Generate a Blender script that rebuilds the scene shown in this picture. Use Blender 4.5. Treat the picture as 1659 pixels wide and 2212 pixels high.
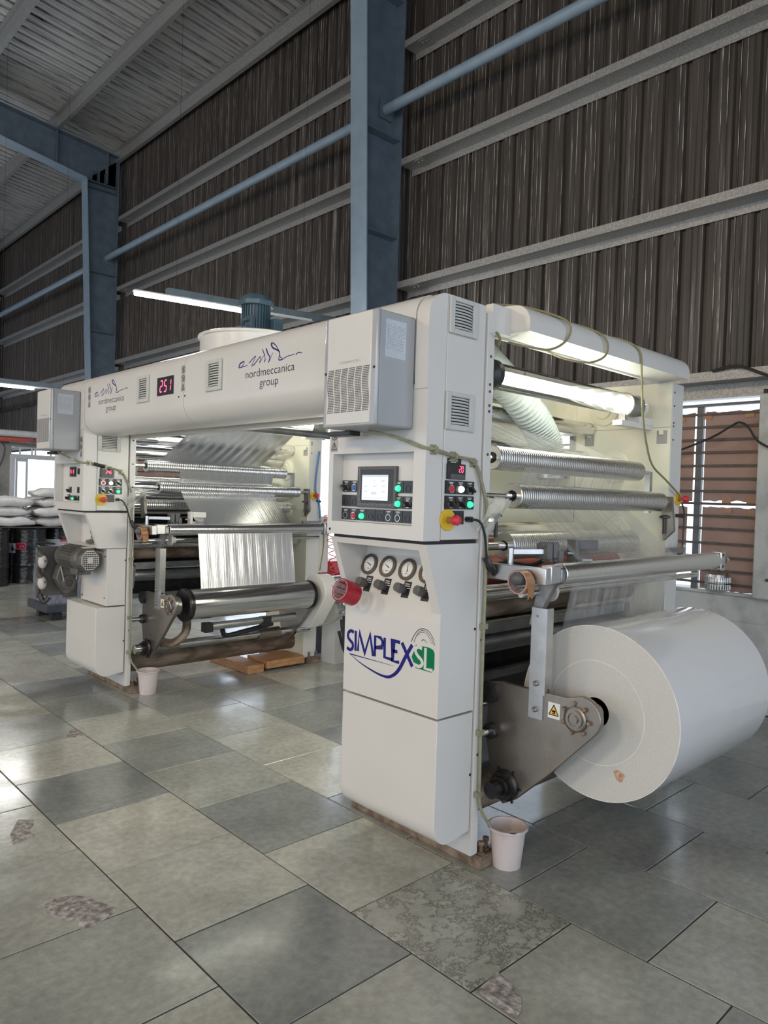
import bpy, bmesh, math, random
from mathutils import Vector, Matrix
random.seed(7)
for o in list(bpy.data.objects): bpy.data.objects.remove(o)
SC = bpy.context.scene; COL = SC.collection; PI = math.pi

# ---------------------------------------------------------------- camera
F_PX, YAW, PITCH, ROLL = 1570.6, 0.757277, 0.0194993, 0.0317445
cam = bpy.data.cameras.new('camera'); camo = bpy.data.objects.new('camera', cam); COL.objects.link(camo)
fw = Vector((math.sin(YAW)*math.cos(PITCH), math.cos(YAW)*math.cos(PITCH), -math.sin(PITCH)))
rt = Vector((math.cos(YAW), -math.sin(YAW), 0)); up = rt.cross(fw)
c, s = math.cos(ROLL), math.sin(ROLL)
rt2, up2 = c*rt + s*up, -s*rt + c*up
mw = Matrix((rt2, up2, -fw)).transposed().to_4x4(); mw.translation = (0, 0, 1.6)
camo.matrix_world = mw
cam.sensor_fit = 'VERTICAL'; cam.sensor_height = 36; cam.lens = F_PX*36/2212
cam.clip_start = .05; cam.clip_end = 200
SC.camera = camo

# ---------------------------------------------------------------- world, light, exposure
w = bpy.data.worlds.new('world'); SC.world = w; w.use_nodes = True
bg = w.node_tree.nodes['Background']; bg.inputs[0].default_value = (.75, .855, 1, 1); bg.inputs[1].default_value = 1.2
SC.view_settings.view_transform = 'Standard'; SC.view_settings.look = 'None'
SC.view_settings.gamma = 1; SC.view_settings.use_curve_mapping = False
SC.view_settings.exposure = 0.97
def area(name, loc, target, sx, sy, watts, col):
    l = bpy.data.lights.new(name, 'AREA'); l.shape = 'RECTANGLE'; l.size = sx; l.size_y = sy; l.energy = watts; l.color = col
    o = bpy.data.objects.new(name, l); COL.objects.link(o); o.location = loc
    o.rotation_euler = (Vector(target)-Vector(loc)).to_track_quat('-Z', 'Y').to_euler(); return o
# added warm fill lights, unseen, in a row left of the frame
for k_, y_ in enumerate((-3.0, 2.5, 8.0)): area('warm_fill_light', (-7.0, y_, 5.8), (1.0, y_+.5, 0.6), 1.2, 1.2, 88, (1, .79, .52))
LAMP = 9.0          # brightness of the fluorescent tubes

# ---------------------------------------------------------------- materials
def nd(nt, t, **k):
    n = nt.nodes.new(t)
    for a, b in k.items(): setattr(n, a, b)
    return n
def pm(name, col, rough=.5, metal=0, noise=None, bump=None, emit=None, coat=0, stretch=(1, 1, 1), alpha=None, rnoise=None, trans=0):
    """principled material; noise=(scale, colour2, lo, hi), bump=(scale, strength), rnoise=(scale, amount)"""
    m = bpy.data.materials.new(name); m.use_nodes = True; nt = m.node_tree; p = nt.nodes['Principled BSDF']
    p.inputs['Base Color'].default_value = (*col, 1); p.inputs['Roughness'].default_value = rough; p.inputs['Metallic'].default_value = metal
    p.inputs['Coat Weight'].default_value = coat; p.inputs['Coat Roughness'].default_value = .1
    if trans: p.inputs['Transmission Weight'].default_value = trans
    if alpha is not None: p.inputs['Alpha'].default_value = alpha
    if emit: p.inputs['Emission Color'].default_value = (*emit[0], 1); p.inputs['Emission Strength'].default_value = emit[1]
    if noise or bump or rnoise:
        tc = nd(nt, 'ShaderNodeTexCoord'); mp = nd(nt, 'ShaderNodeMapping'); mp.inputs['Scale'].default_value = stretch
        nt.links.new(tc.outputs['Object'], mp.inputs['Vector'])
    if noise:
        n = nd(nt, 'ShaderNodeTexNoise'); n.inputs['Scale'].default_value = noise[0]; n.inputs['Detail'].default_value = 5
        nt.links.new(mp.outputs[0], n.inputs['Vector'])
        r = nd(nt, 'ShaderNodeValToRGB'); e = r.color_ramp.elements
        e[0].position = noise[2]; e[0].color = (*col, 1); e[1].position = noise[3]; e[1].color = (*noise[1], 1)
        nt.links.new(n.outputs['Fac'], r.inputs[0]); nt.links.new(r.outputs[0], p.inputs['Base Color'])
    if rnoise:
        n = nd(nt, 'ShaderNodeTexNoise'); n.inputs['Scale'].default_value = rnoise[0]; n.inputs['Detail'].default_value = 4
        nt.links.new(mp.outputs[0], n.inputs['Vector'])
        r = nd(nt, 'ShaderNodeMapRange'); r.inputs['To Min'].default_value = rough-rnoise[1]; r.inputs['To Max'].default_value = rough+rnoise[1]
        r.inputs['From Min'].default_value = .3; r.inputs['From Max'].default_value = .7
        nt.links.new(n.outputs['Fac'], r.inputs[0]); nt.links.new(r.outputs[0], p.inputs['Roughness'])
    if bump:
        n = nd(nt, 'ShaderNodeTexNoise'); n.inputs['Scale'].default_value = bump[0]; n.inputs['Detail'].default_value = 4
        nt.links.new(mp.outputs[0], n.inputs['Vector'])
        b = nd(nt, 'ShaderNodeBump'); b.inputs['Strength'].default_value = bump[1]; b.inputs['Distance'].default_value = .01
        nt.links.new(n.outputs['Fac'], b.inputs['Height']); nt.links.new(b.outputs[0], p.inputs['Normal'])
    return m
M = {}
M['paint'] = pm('machine_paint', (.68, .66, .625), .30, noise=(3, (.65, .63, .60), .35, .7))
M['cool'] = pm('cooler_grey', (.36, .37, .385), .4, noise=(4, (.34, .35, .365), .4, .7))
M['coolframe'] = pm('cooler_frame', (.40, .41, .43), .35, .3, noise=(4, (.36, .37, .39), .4, .7))
M['grey'] = pm('vent_grey', (.56, .56, .53), .5, noise=(20, (.52, .52, .49), .4, .7))
M['dark'] = pm('dark_gap', (.015, .015, .016), .6, noise=(10, (.025, .025, .025), .4, .7))
M['black'] = pm('black_plastic', (.018, .018, .02), .35, noise=(40, (.03, .03, .03), .4, .7))
M['blackmetal'] = pm('black_steel', (.03, .03, .033), .3, .7, noise=(12, (.07, .06, .055), .45, .7))
M['chrome'] = pm('polished_steel', (.80, .80, .80), .13, 1, noise=(30, (.62, .62, .62), .4, .7), stretch=(.2, 1, 1))
M['alu'] = pm('aluminium', (.62, .62, .62), .32, 1, noise=(12, (.52, .52, .52), .4, .7))
M['plate'] = pm('steel_plate', (.33, .30, .27), .33, .9, noise=(5, (.25, .225, .20), .35, .7), rnoise=(9, .08))
M['gaugerim'] = pm('gauge_rim', (.16, .14, .12), .35, .6, noise=(12, (.12, .10, .085), .4, .7))
M['bindark'] = pm('bin_base_dark', (.06, .068, .08), .45, noise=(12, (.045, .05, .06), .4, .7))
M['rust'] = pm('rusty_steel', (.16, .11, .075), .6, .4, noise=(14, (.33, .25, .19), .42, .62), bump=(30, .3), stretch=(.4, 1, 1))
M['steelbar'] = pm('grey_steel_bar', (.34, .34, .34), .35, .8, noise=(14, (.2, .2, .2), .4, .65), stretch=(.4, 1, 1))
M['red_rubber'] = pm('red_rubber', (.30, .055, .04), .35, noise=(8, (.36, .08, .06), .4, .7))
M['red'] = pm('red_plastic', (.62, .03, .05), .35, noise=(20, (.55, .025, .04), .4, .7))
M['yellow'] = pm('yellow_plastic', (.75, .50, .02), .4, noise=(20, (.7, .46, .02), .4, .7))
M['green_on'] = pm('green_lens_lit', (.05, .6, .3), .3, emit=((.03, .85, .30), .9))
M['white_on'] = pm('white_lens_lit', (.8, .8, .8), .3, emit=((1, 1, 1), 1.6))
M['blue_btn'] = pm('blue_button', (.03, .14, .42), .35, noise=(20, (.03, .12, .38), .4, .7))
M['led'] = pm('red_led', (.5, .02, .06), .4, emit=((1, .06, .14), 2.6))
M['screen'] = pm('screen_lit', (.5, .55, .6), .3, emit=((.82, .92, 1), .42))
M['screen2'] = pm('screen_lit_grey', (.4, .45, .5), .3, emit=((.6, .70, .76), .3))
M['bezel'] = pm('bezel_grey', (.11, .11, .11), .45, noise=(20, (.09, .09, .09), .4, .7))
M['ink_blue'] = pm('ink_blue', (.022, .022, .19), .4, noise=(20, (.02, .02, .17), .4, .7))
M['ink_dark'] = pm('ink_dark', (.022, .016, .05), .4, noise=(20, (.03, .02, .06), .4, .7))
M['ink_grey'] = pm('ink_grey', (.38, .37, .35), .4, noise=(20, (.36, .35, .33), .4, .7))
M['ink_green'] = pm('ink_green', (.005, .19, .075), .4, noise=(20, (.005, .17, .07), .4, .7))
M['white'] = pm('white_print', (.78, .78, .76), .45, noise=(20, (.74, .74, .72), .4, .7))
M['label'] = pm('grey_label', (.48, .52, .58), .4, noise=(60, (.52, .56, .62), .4, .7))
M['lblgrey'] = pm('sign_grey', (.45, .43, .39), .45, noise=(60, (.48, .46, .42), .4, .7))
M['hose'] = pm('clear_hose', (.30, .29, .19), .25, noise=(40, (.24, .23, .14), .4, .7), coat=.4)
M['cord'] = pm('olive_cord', (.26, .24, .11), .45, noise=(30, (.22, .2, .09), .4, .7))
M['blackcord'] = pm('black_cord', (.02, .02, .02), .4, noise=(30, (.03, .03, .03), .4, .7))
M['bluehose'] = pm('blue_hose', (.05, .16, .34), .35, noise=(30, (.04, .13, .3), .4, .7))
M['redhose'] = pm('red_coil', (.75, .10, .05), .35, noise=(30, (.65, .08, .04), .4, .7))
M['tape_red'] = pm('red_tape', (.42, .012, .03), .25, noise=(20, (.36, .01, .025), .4, .7))
M['tape_core'] = pm('tape_core', (.50, .36, .36), .6, noise=(60, (.3, .2, .2), .5, .6), stretch=(1, 1, 6))
M['tape_brown'] = pm('brown_tape', (.36, .17, .07), .3, noise=(20, (.31, .14, .055), .4, .7))
M['bucket'] = pm('pink_plastic', (.62, .54, .525), .42, noise=(9, (.54, .46, .445), .45, .7))
M['flange'] = pm('column_blue', (.20, .265, .33), .42, noise=(6, (.17, .23, .29), .35, .7), bump=(40, .05))
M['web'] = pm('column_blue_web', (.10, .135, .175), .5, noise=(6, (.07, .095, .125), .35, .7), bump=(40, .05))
M['galv'] = pm('galvanised', (.27, .265, .255), .45, .5, noise=(60, (.36, .355, .345), .45, .6), bump=(80, .05))
M['motorblue'] = pm('motor_blue', (.07, .12, .15), .4, noise=(10, (.05, .09, .12), .4, .7))
M['motorgrey'] = pm('motor_grey', (.14, .13, .115), .45, .3, noise=(10, (.10, .095, .085), .4, .7))
M['drumblack'] = pm('drum_black', (.014, .014, .015), .14, noise=(5, (.02, .02, .02), .4, .7), bump=(11, .9), stretch=(1, 1, 2.5))
M['sack'] = pm('white_sack', (.66, .65, .64), .33, noise=(9, (.56, .55, .54), .4, .7), bump=(16, .25))
M['toolbox'] = pm('toolbox_red', (.50, .015, .03), .3, noise=(9, (.42, .012, .025), .4, .7))
M['wood'] = pm('wood', (.50, .26, .12), .55, noise=(9, (.34, .16, .07), .4, .65), stretch=(1, 8, 8))
M['tablewood'] = pm('table_wood', (.50, .34, .22), .5, noise=(9, (.42, .27, .17), .4, .65), stretch=(1, 8, 8))
M['crate'] = pm('crate_violet', (.17, .17, .21), .45, noise=(40, (.24, .24, .29), .46, .54), stretch=(1, 1, .3))
M['plaster'] = pm('whitewash', (.50, .51, .49), .7, noise=(7, (.36, .36, .335), .45, .72), bump=(25, .3))
M['concrete'] = pm('grey_concrete', (.30, .295, .28), .8, noise=(7, (.36, .35, .33), .4, .7), bump=(25, .4))
M['paper'] = pm('brown_paper', (.36, .235, .195), .7, noise=(6, (.31, .20, .165), .35, .7), bump=(7, .5))
M['winframe'] = pm('window_frame', (.70, .72, .74), .4, noise=(9, (.62, .64, .66), .4, .7))
M['darkbar'] = pm('dark_bar', (.10, .075, .065), .5, .2, noise=(15, (.07, .055, .05), .4, .7))
M['mullion'] = pm('mullion_steel', (.10, .105, .115), .5, .3, noise=(15, (.13, .135, .14), .4, .7))
M['lamp'] = pm('tube_glow', (1, 1, 1), .4, emit=((1, 1, .97), LAMP*9))
M['lampuv'] = pm('tube_glow_warm', (1, 1, 1), .4, emit=((1, .99, .83), LAMP*.9))
M['fillrear'] = pm('fill_glow_rear', (1, 1, 1), .4, emit=((1, 1, .93), LAMP*1.8))  # glow of the added fill tubes behind the nearer station
M['batten'] = pm('batten_grey', (.16, .20, .23), .45, noise=(10, (.13, .165, .19), .4, .7))
M['redpipe'] = pm('red_pipe', (.55, .12, .09), .5, noise=(10, (.48, .1, .07), .4, .7))
M['film_white'] = pm('film_roll_white', (.66, .66, .67), .16, noise=(2.2, (.69, .69, .70), .4, .7), coat=1, rnoise=(3, .05))
M['film_end'] = pm('film_roll_end', (.60, .59, .555), .34, noise=(120, (.565, .555, .52), .4, .6))
M['ring'] = pm('film_ring', (.86, .85, .82), .3, noise=(20, (.7, .69, .66), .4, .7))
M['stain'] = pm('rust_stain', (.42, .20, .10), .6, noise=(60, (.58, .45, .34), .4, .65))
M['lamplit_cream'] = pm('lamplit_cream_paint', (.78, .76, .62), .35, noise=(3, (.74, .72, .58), .35, .7))  # yellow lamp glow on the inner faces, put into the paint colour
M['duct'] = pm('duct_white', (.44, .48, .47), .4, noise=(20, (.38, .42, .41), .4, .7))
M['bag'] = pm('clear_bag', (.62, .62, .58), .25, alpha=.45, bump=(18, .8), noise=(12, (.75, .75, .72), .45, .6))
M['cap'] = pm('white_cap', (.60, .56, .53), .4, noise=(30, (.54, .5, .47), .4, .7))
M['checker'] = pm('bright_panel', (.55, .55, .53), .3, .8, noise=(10, (.45, .45, .43), .4, .7))
M['darkpanel'] = pm('dark_panel', (.05, .05, .052), .3, .6, noise=(12, (.025, .025, .025), .4, .65))

for k_ in M:
    if k_.startswith('ink_'): M[k_].node_tree.nodes['Principled BSDF'].inputs['Specular IOR Level'].default_value = .12
def striped_metal(name, col, rough, pitch, bmp, col2):
    m = pm(name, col, rough, 1); nt = m.node_tree; p = nt.nodes['Principled BSDF']
    tc = nd(nt, 'ShaderNodeTexCoord'); wv = nd(nt, 'ShaderNodeTexWave', wave_type='BANDS', bands_direction='X', wave_profile='SIN')
    wv.inputs['Scale'].default_value = PI/10/pitch; wv.inputs['Distortion'].default_value = 0
    nt.links.new(tc.outputs['Object'], wv.inputs['Vector'])
    r = nd(nt, 'ShaderNodeValToRGB'); e = r.color_ramp.elements; e[0].position = .25; e[0].color = (*col2, 1); e[1].position = .6; e[1].color = (*col, 1)
    nt.links.new(wv.outputs['Fac'], r.inputs[0]); nt.links.new(r.outputs[0], p.inputs['Base Color'])
    b = nd(nt, 'ShaderNodeBump'); b.inputs['Strength'].default_value = bmp; b.inputs['Distance'].default_value = .003
    nt.links.new(wv.outputs['Fac'], b.inputs['Height']); nt.links.new(b.outputs[0], p.inputs['Normal'])
    return m
M['roller'] = striped_metal('grooved_roller', (.86, .86, .86), .24, .0165, .5, (.60, .60, .60))
M['roller_far'] = M['roller']

def film_mat(name, tr, col, gl_rough):
    """clear stretched film: mostly see-through, glossy, with fine milky streaks along its run (object U = attribute 'uv')"""
    m = bpy.data.materials.new(name); m.use_nodes = True; nt = m.node_tree
    nt.nodes.remove(nt.nodes['Principled BSDF']); out = nt.nodes['Material Output']
    uv = nd(nt, 'ShaderNodeUVMap'); mp = nd(nt, 'ShaderNodeMapping'); mp.inputs['Scale'].default_value = (34, 1.3, 1)
    nt.links.new(uv.outputs[0], mp.inputs[0])
    n = nd(nt, 'ShaderNodeTexNoise'); n.inputs['Scale'].default_value = 1; n.inputs['Detail'].default_value = 3; nt.links.new(mp.outputs[0], n.inputs['Vector'])
    b = nd(nt, 'ShaderNodeBump'); b.inputs['Strength'].default_value = .6; b.inputs['Distance'].default_value = .006; nt.links.new(n.outputs['Fac'], b.inputs['Height'])
    T = nd(nt, 'ShaderNodeBsdfTransparent'); D = nd(nt, 'ShaderNodeBsdfDiffuse'); D.inputs[0].default_value = (*col, 1)
    G = nd(nt, 'ShaderNodeBsdfGlossy'); G.inputs['Roughness'].default_value = gl_rough
    nt.links.new(b.outputs[0], G.inputs['Normal']); nt.links.new(b.outputs[0], D.inputs['Normal'])
    r = nd(nt, 'ShaderNodeMapRange'); r.inputs['From Min'].default_value = .35; r.inputs['From Max'].default_value = .75
    r.inputs['To Min'].default_value = 1-tr-.10; r.inputs['To Max'].default_value = 1-tr+.22; nt.links.new(n.outputs['Fac'], r.inputs[0])
    a = nd(nt, 'ShaderNodeMixShader'); a.inputs[0].default_value = .5; nt.links.new(D.outputs[0], a.inputs[1]); nt.links.new(G.outputs[0], a.inputs[2])
    x = nd(nt, 'ShaderNodeMixShader'); nt.links.new(r.outputs[0], x.inputs[0]); nt.links.new(T.outputs[0], x.inputs[1]); nt.links.new(a.outputs[0], x.inputs[2])
    nt.links.new(x.outputs[0], out.inputs[0]); return m
M['film'] = film_mat('clear_film', .66, (.62, .62, .62), .12)
def foil_mat():
    m = pm('metallised_film', (.86, .86, .87), .27, 1); nt = m.node_tree; p = nt.nodes['Principled BSDF']
    uv = nd(nt, 'ShaderNodeUVMap'); mp = nd(nt, 'ShaderNodeMapping'); mp.inputs['Scale'].default_value = (80, 2.2, 1); nt.links.new(uv.outputs[0], mp.inputs[0])
    n = nd(nt, 'ShaderNodeTexNoise'); n.inputs['Scale'].default_value = 1; n.inputs['Detail'].default_value = 3; nt.links.new(mp.outputs[0], n.inputs['Vector'])
    b = nd(nt, 'ShaderNodeBump'); b.inputs['Strength'].default_value = .35; b.inputs['Distance'].default_value = .006
    nt.links.new(n.outputs['Fac'], b.inputs['Height']); nt.links.new(b.outputs[0], p.inputs['Normal']); return m
M['foil'] = foil_mat()
M['foilroll'] = pm('foil_roll', (.84, .84, .85), .15, 1, noise=(3, (.76, .76, .77), .4, .7), bump=(5, .12), stretch=(1, 4, 4))

def soot_mat():
    """sooty corrugated sheet: dark brown-grey with pale vertical dust runs"""
    m = pm('sooty_sheet', (.05, .043, .038), .5, .25); nt = m.node_tree; p = nt.nodes['Principled BSDF']
    g = nd(nt, 'ShaderNodeNewGeometry'); mp = nd(nt, 'ShaderNodeMapping'); mp.inputs['Scale'].default_value = (30, 30, .5); nt.links.new(g.outputs['Position'], mp.inputs[0])
    n = nd(nt, 'ShaderNodeTexNoise'); n.inputs['Scale'].default_value = 1; n.inputs['Detail'].default_value = 6; n.inputs['Roughness'].default_value = .65; nt.links.new(mp.outputs[0], n.inputs['Vector'])
    r = nd(nt, 'ShaderNodeValToRGB'); e = r.color_ramp.elements
    e[0].position = .35; e[0].color = (.026, .021, .018, 1); e[1].position = .60; e[1].color = (.068, .057, .049, 1)
    for pos, cc in ((.67, (.17, .15, .135)), (.74, (.42, .39, .36))):
        q = e.new(pos); q.color = (*cc, 1)
    nt.links.new(n.outputs['Fac'], r.inputs[0]); nt.links.new(r.outputs[0], p.inputs['Base Color']); return m
M['soot'] = soot_mat()
M['dust'] = pm('dust_run', (.42, .39, .365), .7, noise=(14, (.10, .085, .075), .42, .60), stretch=(1, 1, .35))
def roof_mat():
    m = pm('roof_sheet', (.33, .32, .305), .45, .35); nt = m.node_tree; p = nt.nodes['Principled BSDF']
    g = nd(nt, 'ShaderNodeNewGeometry'); mp = nd(nt, 'ShaderNodeMapping'); mp.inputs['Scale'].default_value = (.9, 9, 1); nt.links.new(g.outputs['Position'], mp.inputs[0])
    n = nd(nt, 'ShaderNodeTexNoise'); n.inputs['Scale'].default_value = 1.6; n.inputs['Detail'].default_value = 9; n.inputs['Roughness'].default_value = .7; nt.links.new(mp.outputs[0], n.inputs['Vector'])
    r = nd(nt, 'ShaderNodeValToRGB'); e = r.color_ramp.elements; e[0].position = .36; e[0].color = (.18, .17, .162, 1); e[1].position = .50; e[1].color = (.42, .405, .385, 1)
    q = e.new(.30); q.color = (.04, .038, .036, 1)
    nt.links.new(n.outputs['Fac'], r.inputs[0]); nt.links.new(r.outputs[0], p.inputs['Base Color']); return m
M['roof'] = roof_mat()

def stone_mat(name, cracks=False):
    """polished grey-green stone: tone differs from slab to slab, fine grain, wear in the gloss"""
    m = bpy.data.materials.new(name); m.use_nodes = True; nt = m.node_tree; p = nt.nodes['Principled BSDF']
    oi = nd(nt, 'ShaderNodeObjectInfo'); g = nd(nt, 'ShaderNodeNewGeometry')
    r = nd(nt, 'ShaderNodeValToRGB'); e = r.color_ramp.elements
    e[0].position = 0; e[0].color = (0.215, 0.227, 0.224, 1); e[1].position = 1; e[1].color = (0.511, 0.505, 0.435, 1)
    for pos, cc in ((.35, (0.32, 0.337, 0.316)), (.65, (0.428, 0.431, 0.375))): q = e.new(pos); q.color = (*cc, 1)
    sx_ = nd(nt, 'ShaderNodeSeparateColor'); nt.links.new(oi.outputs['Color'], sx_.inputs[0]); nt.links.new(sx_.outputs[0], r.inputs[0])
    def noise(sc, det, st=(1, 1, 1), ro=.6):
        mp = nd(nt, 'ShaderNodeMapping'); mp.inputs['Scale'].default_value = st; nt.links.new(g.outputs['Position'], mp.inputs[0])
        n = nd(nt, 'ShaderNodeTexNoise'); n.inputs['Scale'].default_value = sc; n.inputs['Detail'].default_value = det; n.inputs['Roughness'].default_value = ro
        nt.links.new(mp.outputs[0], n.inputs['Vector']); return n
    a = noise(2.2, 6); b = noise(28, 6)
    def mul(c_in, fac, lo, hi):
        mr = nd(nt, 'ShaderNodeMapRange'); mr.inputs['From Min'].default_value = .3; mr.inputs['From Max'].default_value = .7; mr.inputs['To Min'].default_value = lo; mr.inputs['To Max'].default_value = hi
        nt.links.new(fac, mr.inputs[0]); mx = nd(nt, 'ShaderNodeMix', data_type='RGBA', blend_type='MULTIPLY'); mx.inputs[0].default_value = 1
        nt.links.new(c_in, mx.inputs[6]); nt.links.new(mr.outputs[0], mx.inputs[7]); return mx.outputs[2]
    col = mul(mul(r.outputs[0], a.outputs['Fac'], .78, 1.2), b.outputs['Fac'], .82, 1.15)
    if cracks:
        k = noise(7, 9, ro=.75); cr = nd(nt, 'ShaderNodeValToRGB'); e = cr.color_ramp.elements
        e[0].position = .475; e[0].color = (1, 1, 1, 1); e[1].position = .5; e[1].color = (.3, .28, .26, 1); q = e.new(.525); q.color = (1, 1, 1, 1)
        nt.links.new(k.outputs['Fac'], cr.inputs[0]); mx = nd(nt, 'ShaderNodeMix', data_type='RGBA', blend_type='MULTIPLY'); mx.inputs[0].default_value = 1
        nt.links.new(col, mx.inputs[6]); nt.links.new(cr.outputs[0], mx.inputs[7]); col = mx.outputs[2]
    nt.links.new(col, p.inputs['Base Color'])
    ro = noise(3.0, 5, (1, 1, 1)); sc = noise(60, 3, (1.2, .12, 1))
    mr = nd(nt, 'ShaderNodeMapRange'); mr.inputs['From Min'].default_value = .3; mr.inputs['From Max'].default_value = .7; mr.inputs['To Min'].default_value = .09; mr.inputs['To Max'].default_value = .27
    nt.links.new(ro.outputs['Fac'], mr.inputs[0]); nt.links.new(mr.outputs[0], p.inputs['Roughness'])
    bp = nd(nt, 'ShaderNodeBump'); bp.inputs['Strength'].default_value = .05; bp.inputs['Distance'].default_value = .004; nt.links.new(sc.outputs['Fac'], bp.inputs['Height'])
    bp2 = nd(nt, 'ShaderNodeBump'); bp2.inputs['Strength'].default_value = .10; bp2.inputs['Distance'].default_value = .006; nt.links.new(a.outputs['Fac'], bp2.inputs['Height']); nt.links.new(bp.outputs[0], bp2.inputs['Normal'])
    nt.links.new(bp2.outputs[0], p.inputs['Normal']); p.inputs['Specular IOR Level'].default_value = .75
    return m
M['stone'] = stone_mat('polished_stone'); M['stone_cracked'] = stone_mat('polished_stone_cracked', True)
M['grout'] = pm('dark_grout', (.035, .033, .03), .8, noise=(9, (.06, .055, .05), .4, .7))
M['mortar'] = pm('broken_mortar', (.20, .185, .175), .85, noise=(38, (.54, .49, .475), .38, .66), bump=(60, 1))

# ---------------------------------------------------------------- geometry helpers
OFF = Vector((0, 0, 0))
class MB:
    def __init__(s): s.v = []; s.f = []; s.uv = None
    def add(s, vs, fs):
        n = len(s.v); s.v += [Vector(q) for q in vs]; s.f += [tuple(i+n for i in f) for f in fs]; return s
    def box(s, x0, x1, y0, y1, z0, z1):
        return s.add([(x0,y0,z0),(x1,y0,z0),(x1,y1,z0),(x0,y1,z0),(x0,y0,z1),(x1,y0,z1),(x1,y1,z1),(x0,y1,z1)],
                     [(0,3,2,1),(4,5,6,7),(0,1,5,4),(1,2,6,5),(2,3,7,6),(3,0,4,7)])
    def cyl(s, p0, p1, r, r1=None, n=24, cap=True):
        p0, p1 = Vector(p0), Vector(p1); r1 = r if r1 is None else r1; d = (p1-p0).normalized()
        a = d.orthogonal().normalized(); b = d.cross(a)
        vs = [p0 + r*(math.cos(2*PI*i/n)*a + math.sin(2*PI*i/n)*b) for i in range(n)] + [p1 + r1*(math.cos(2*PI*i/n)*a + math.sin(2*PI*i/n)*b) for i in range(n)]
        fs = [(i, (i+1) % n, n+(i+1) % n, n+i) for i in range(n)]
        if cap: fs += [tuple(range(n-1, -1, -1)), tuple(range(n, 2*n))]
        return s.add(vs, fs)
    def lathe(s, o, ax, prof, n=32, cap=None):
        """prof = [(radius, distance along ax)]"""
        o, ax = Vector(o), Vector(ax).normalized(); a = ax.orthogonal().normalized(); b = ax.cross(a); vs = []; fs = []
        for r, h in prof: vs += [o + h*ax + r*(math.cos(2*PI*i/n)*a + math.sin(2*PI*i/n)*b) for i in range(n)]
        for k in range(len(prof)-1): fs += [(k*n+i, k*n+(i+1) % n, (k+1)*n+(i+1) % n, (k+1)*n+i) for i in range(n)]
        if cap is None: cap = prof[0] != prof[-1]
        if cap and prof[0][0] > 1e-6: fs.append(tuple(range(n-1, -1, -1)))
        if cap and prof[-1][0] > 1e-6: fs.append(tuple(range((len(prof)-1)*n, len(prof)*n)))
        return s.add(vs, fs)
    def tube(s, pts, r, n=8, smooth=4):
        pts = [Vector(q) for q in pts]
        if smooth and len(pts) > 2: pts = spline(pts, smooth)
        vs = []; fs = []; a = (pts[1]-pts[0]).orthogonal().normalized()
        for i, p in enumerate(pts):
            d = (pts[min(i+1, len(pts)-1)] - pts[max(i-1, 0)]).normalized(); a = (a - d*a.dot(d)).normalized(); b = d.cross(a)
            vs += [p + r*(math.cos(2*PI*k/n)*a + math.sin(2*PI*k/n)*b) for k in range(n)]
        for i in range(len(pts)-1): fs += [(i*n+k, i*n+(k+1) % n, (i+1)*n+(k+1) % n, (i+1)*n+k) for k in range(n)]
        fs += [tuple(range(n-1, -1, -1)), tuple(range((len(pts)-1)*n, len(pts)*n))]
        return s.add(vs, fs)
    def prism(s, poly, axis, a0, a1):
        """poly in the plane across axis: axis 'y' -> (x,z), 'x' -> (y,z), 'z' -> (x,y)"""
        mk = {'y': lambda p, t: (p[0], t, p[1]), 'x': lambda p, t: (t, p[0], p[1]), 'z': lambda p, t: (p[0], p[1], t)}[axis]; n = len(poly)
        return s.add([mk(p, a0) for p in poly] + [mk(p, a1) for p in poly], [tuple(range(n-1, -1, -1)), tuple(range(n, 2*n))] + [(i, (i+1) % n, n+(i+1) % n, n+i) for i in range(n)])
    def sph(s, c0, r, n=16, m=10, sx=(1, 1, 1)):
        c0 = Vector(c0); vs = [c0 + Vector((0, 0, -r*sx[2]))]; fs = []
        for j in range(1, m):
            t = -PI/2 + PI*j/m; vs += [c0 + Vector((r*sx[0]*math.cos(t)*math.cos(2*PI*i/n), r*sx[1]*math.cos(t)*math.sin(2*PI*i/n), r*sx[2]*math.sin(t))) for i in range(n)]
        vs.append(c0 + Vector((0, 0, r*sx[2]))); L = len(vs)-1
        for i in range(n):
            fs.append((0, 1+(i+1) % n, 1+i)); fs.append((L, L-n+i, L-n+(i+1) % n))
            for j in range(m-2): k = 1+j*n; fs.append((k+i, k+(i+1) % n, k+n+(i+1) % n, k+n+i))
        return s.add(vs, fs)
    def stroke(s, mp, pts, w0, w1=None, t=.0006, sm=0):
        """flat ink stroke: pts in the sign's own (u, v); mp(u, v, h) gives the place in the scene"""
        P = [Vector((a, b, 0)) for a, b in pts]
        if sm: P = spline(P, sm)
        w1 = w0 if w1 is None else w1; n = len(P); L = []; R = []
        for i, p in enumerate(P):
            d = (P[min(i+1, n-1)]-P[max(i-1, 0)]).normalized(); nn = Vector((-d.y, d.x, 0)); k = i/(n-1); ww = (w0*(1-k)+w1*k)/2
            if 0 < i < n-1:
                e = (P[i]-P[i-1]).normalized(); cs = max(.45, abs(e.dot(d))); ww /= cs
            L.append(p+nn*ww); R.append(p-nn*ww)
        vs = [mp(q.x, q.y, t) for q in L] + [mp(q.x, q.y, t) for q in R]
        return s.add(vs, [(i, n+i, n+i+1, i+1) for i in range(n-1)])
def spline(P, k):
    out = []
    for i in range(len(P)-1):
        p0, p1, p2, p3 = P[max(i-1, 0)], P[i], P[i+1], P[min(i+2, len(P)-1)]
        for j in range(k):
            t = j/k; out.append(.5*((2*p1) + (p2-p0)*t + (2*p0-5*p1+4*p2-p3)*t*t + (3*p1-p0-3*p2+p3)*t**3))
    out.append(P[-1]); return out
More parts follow.
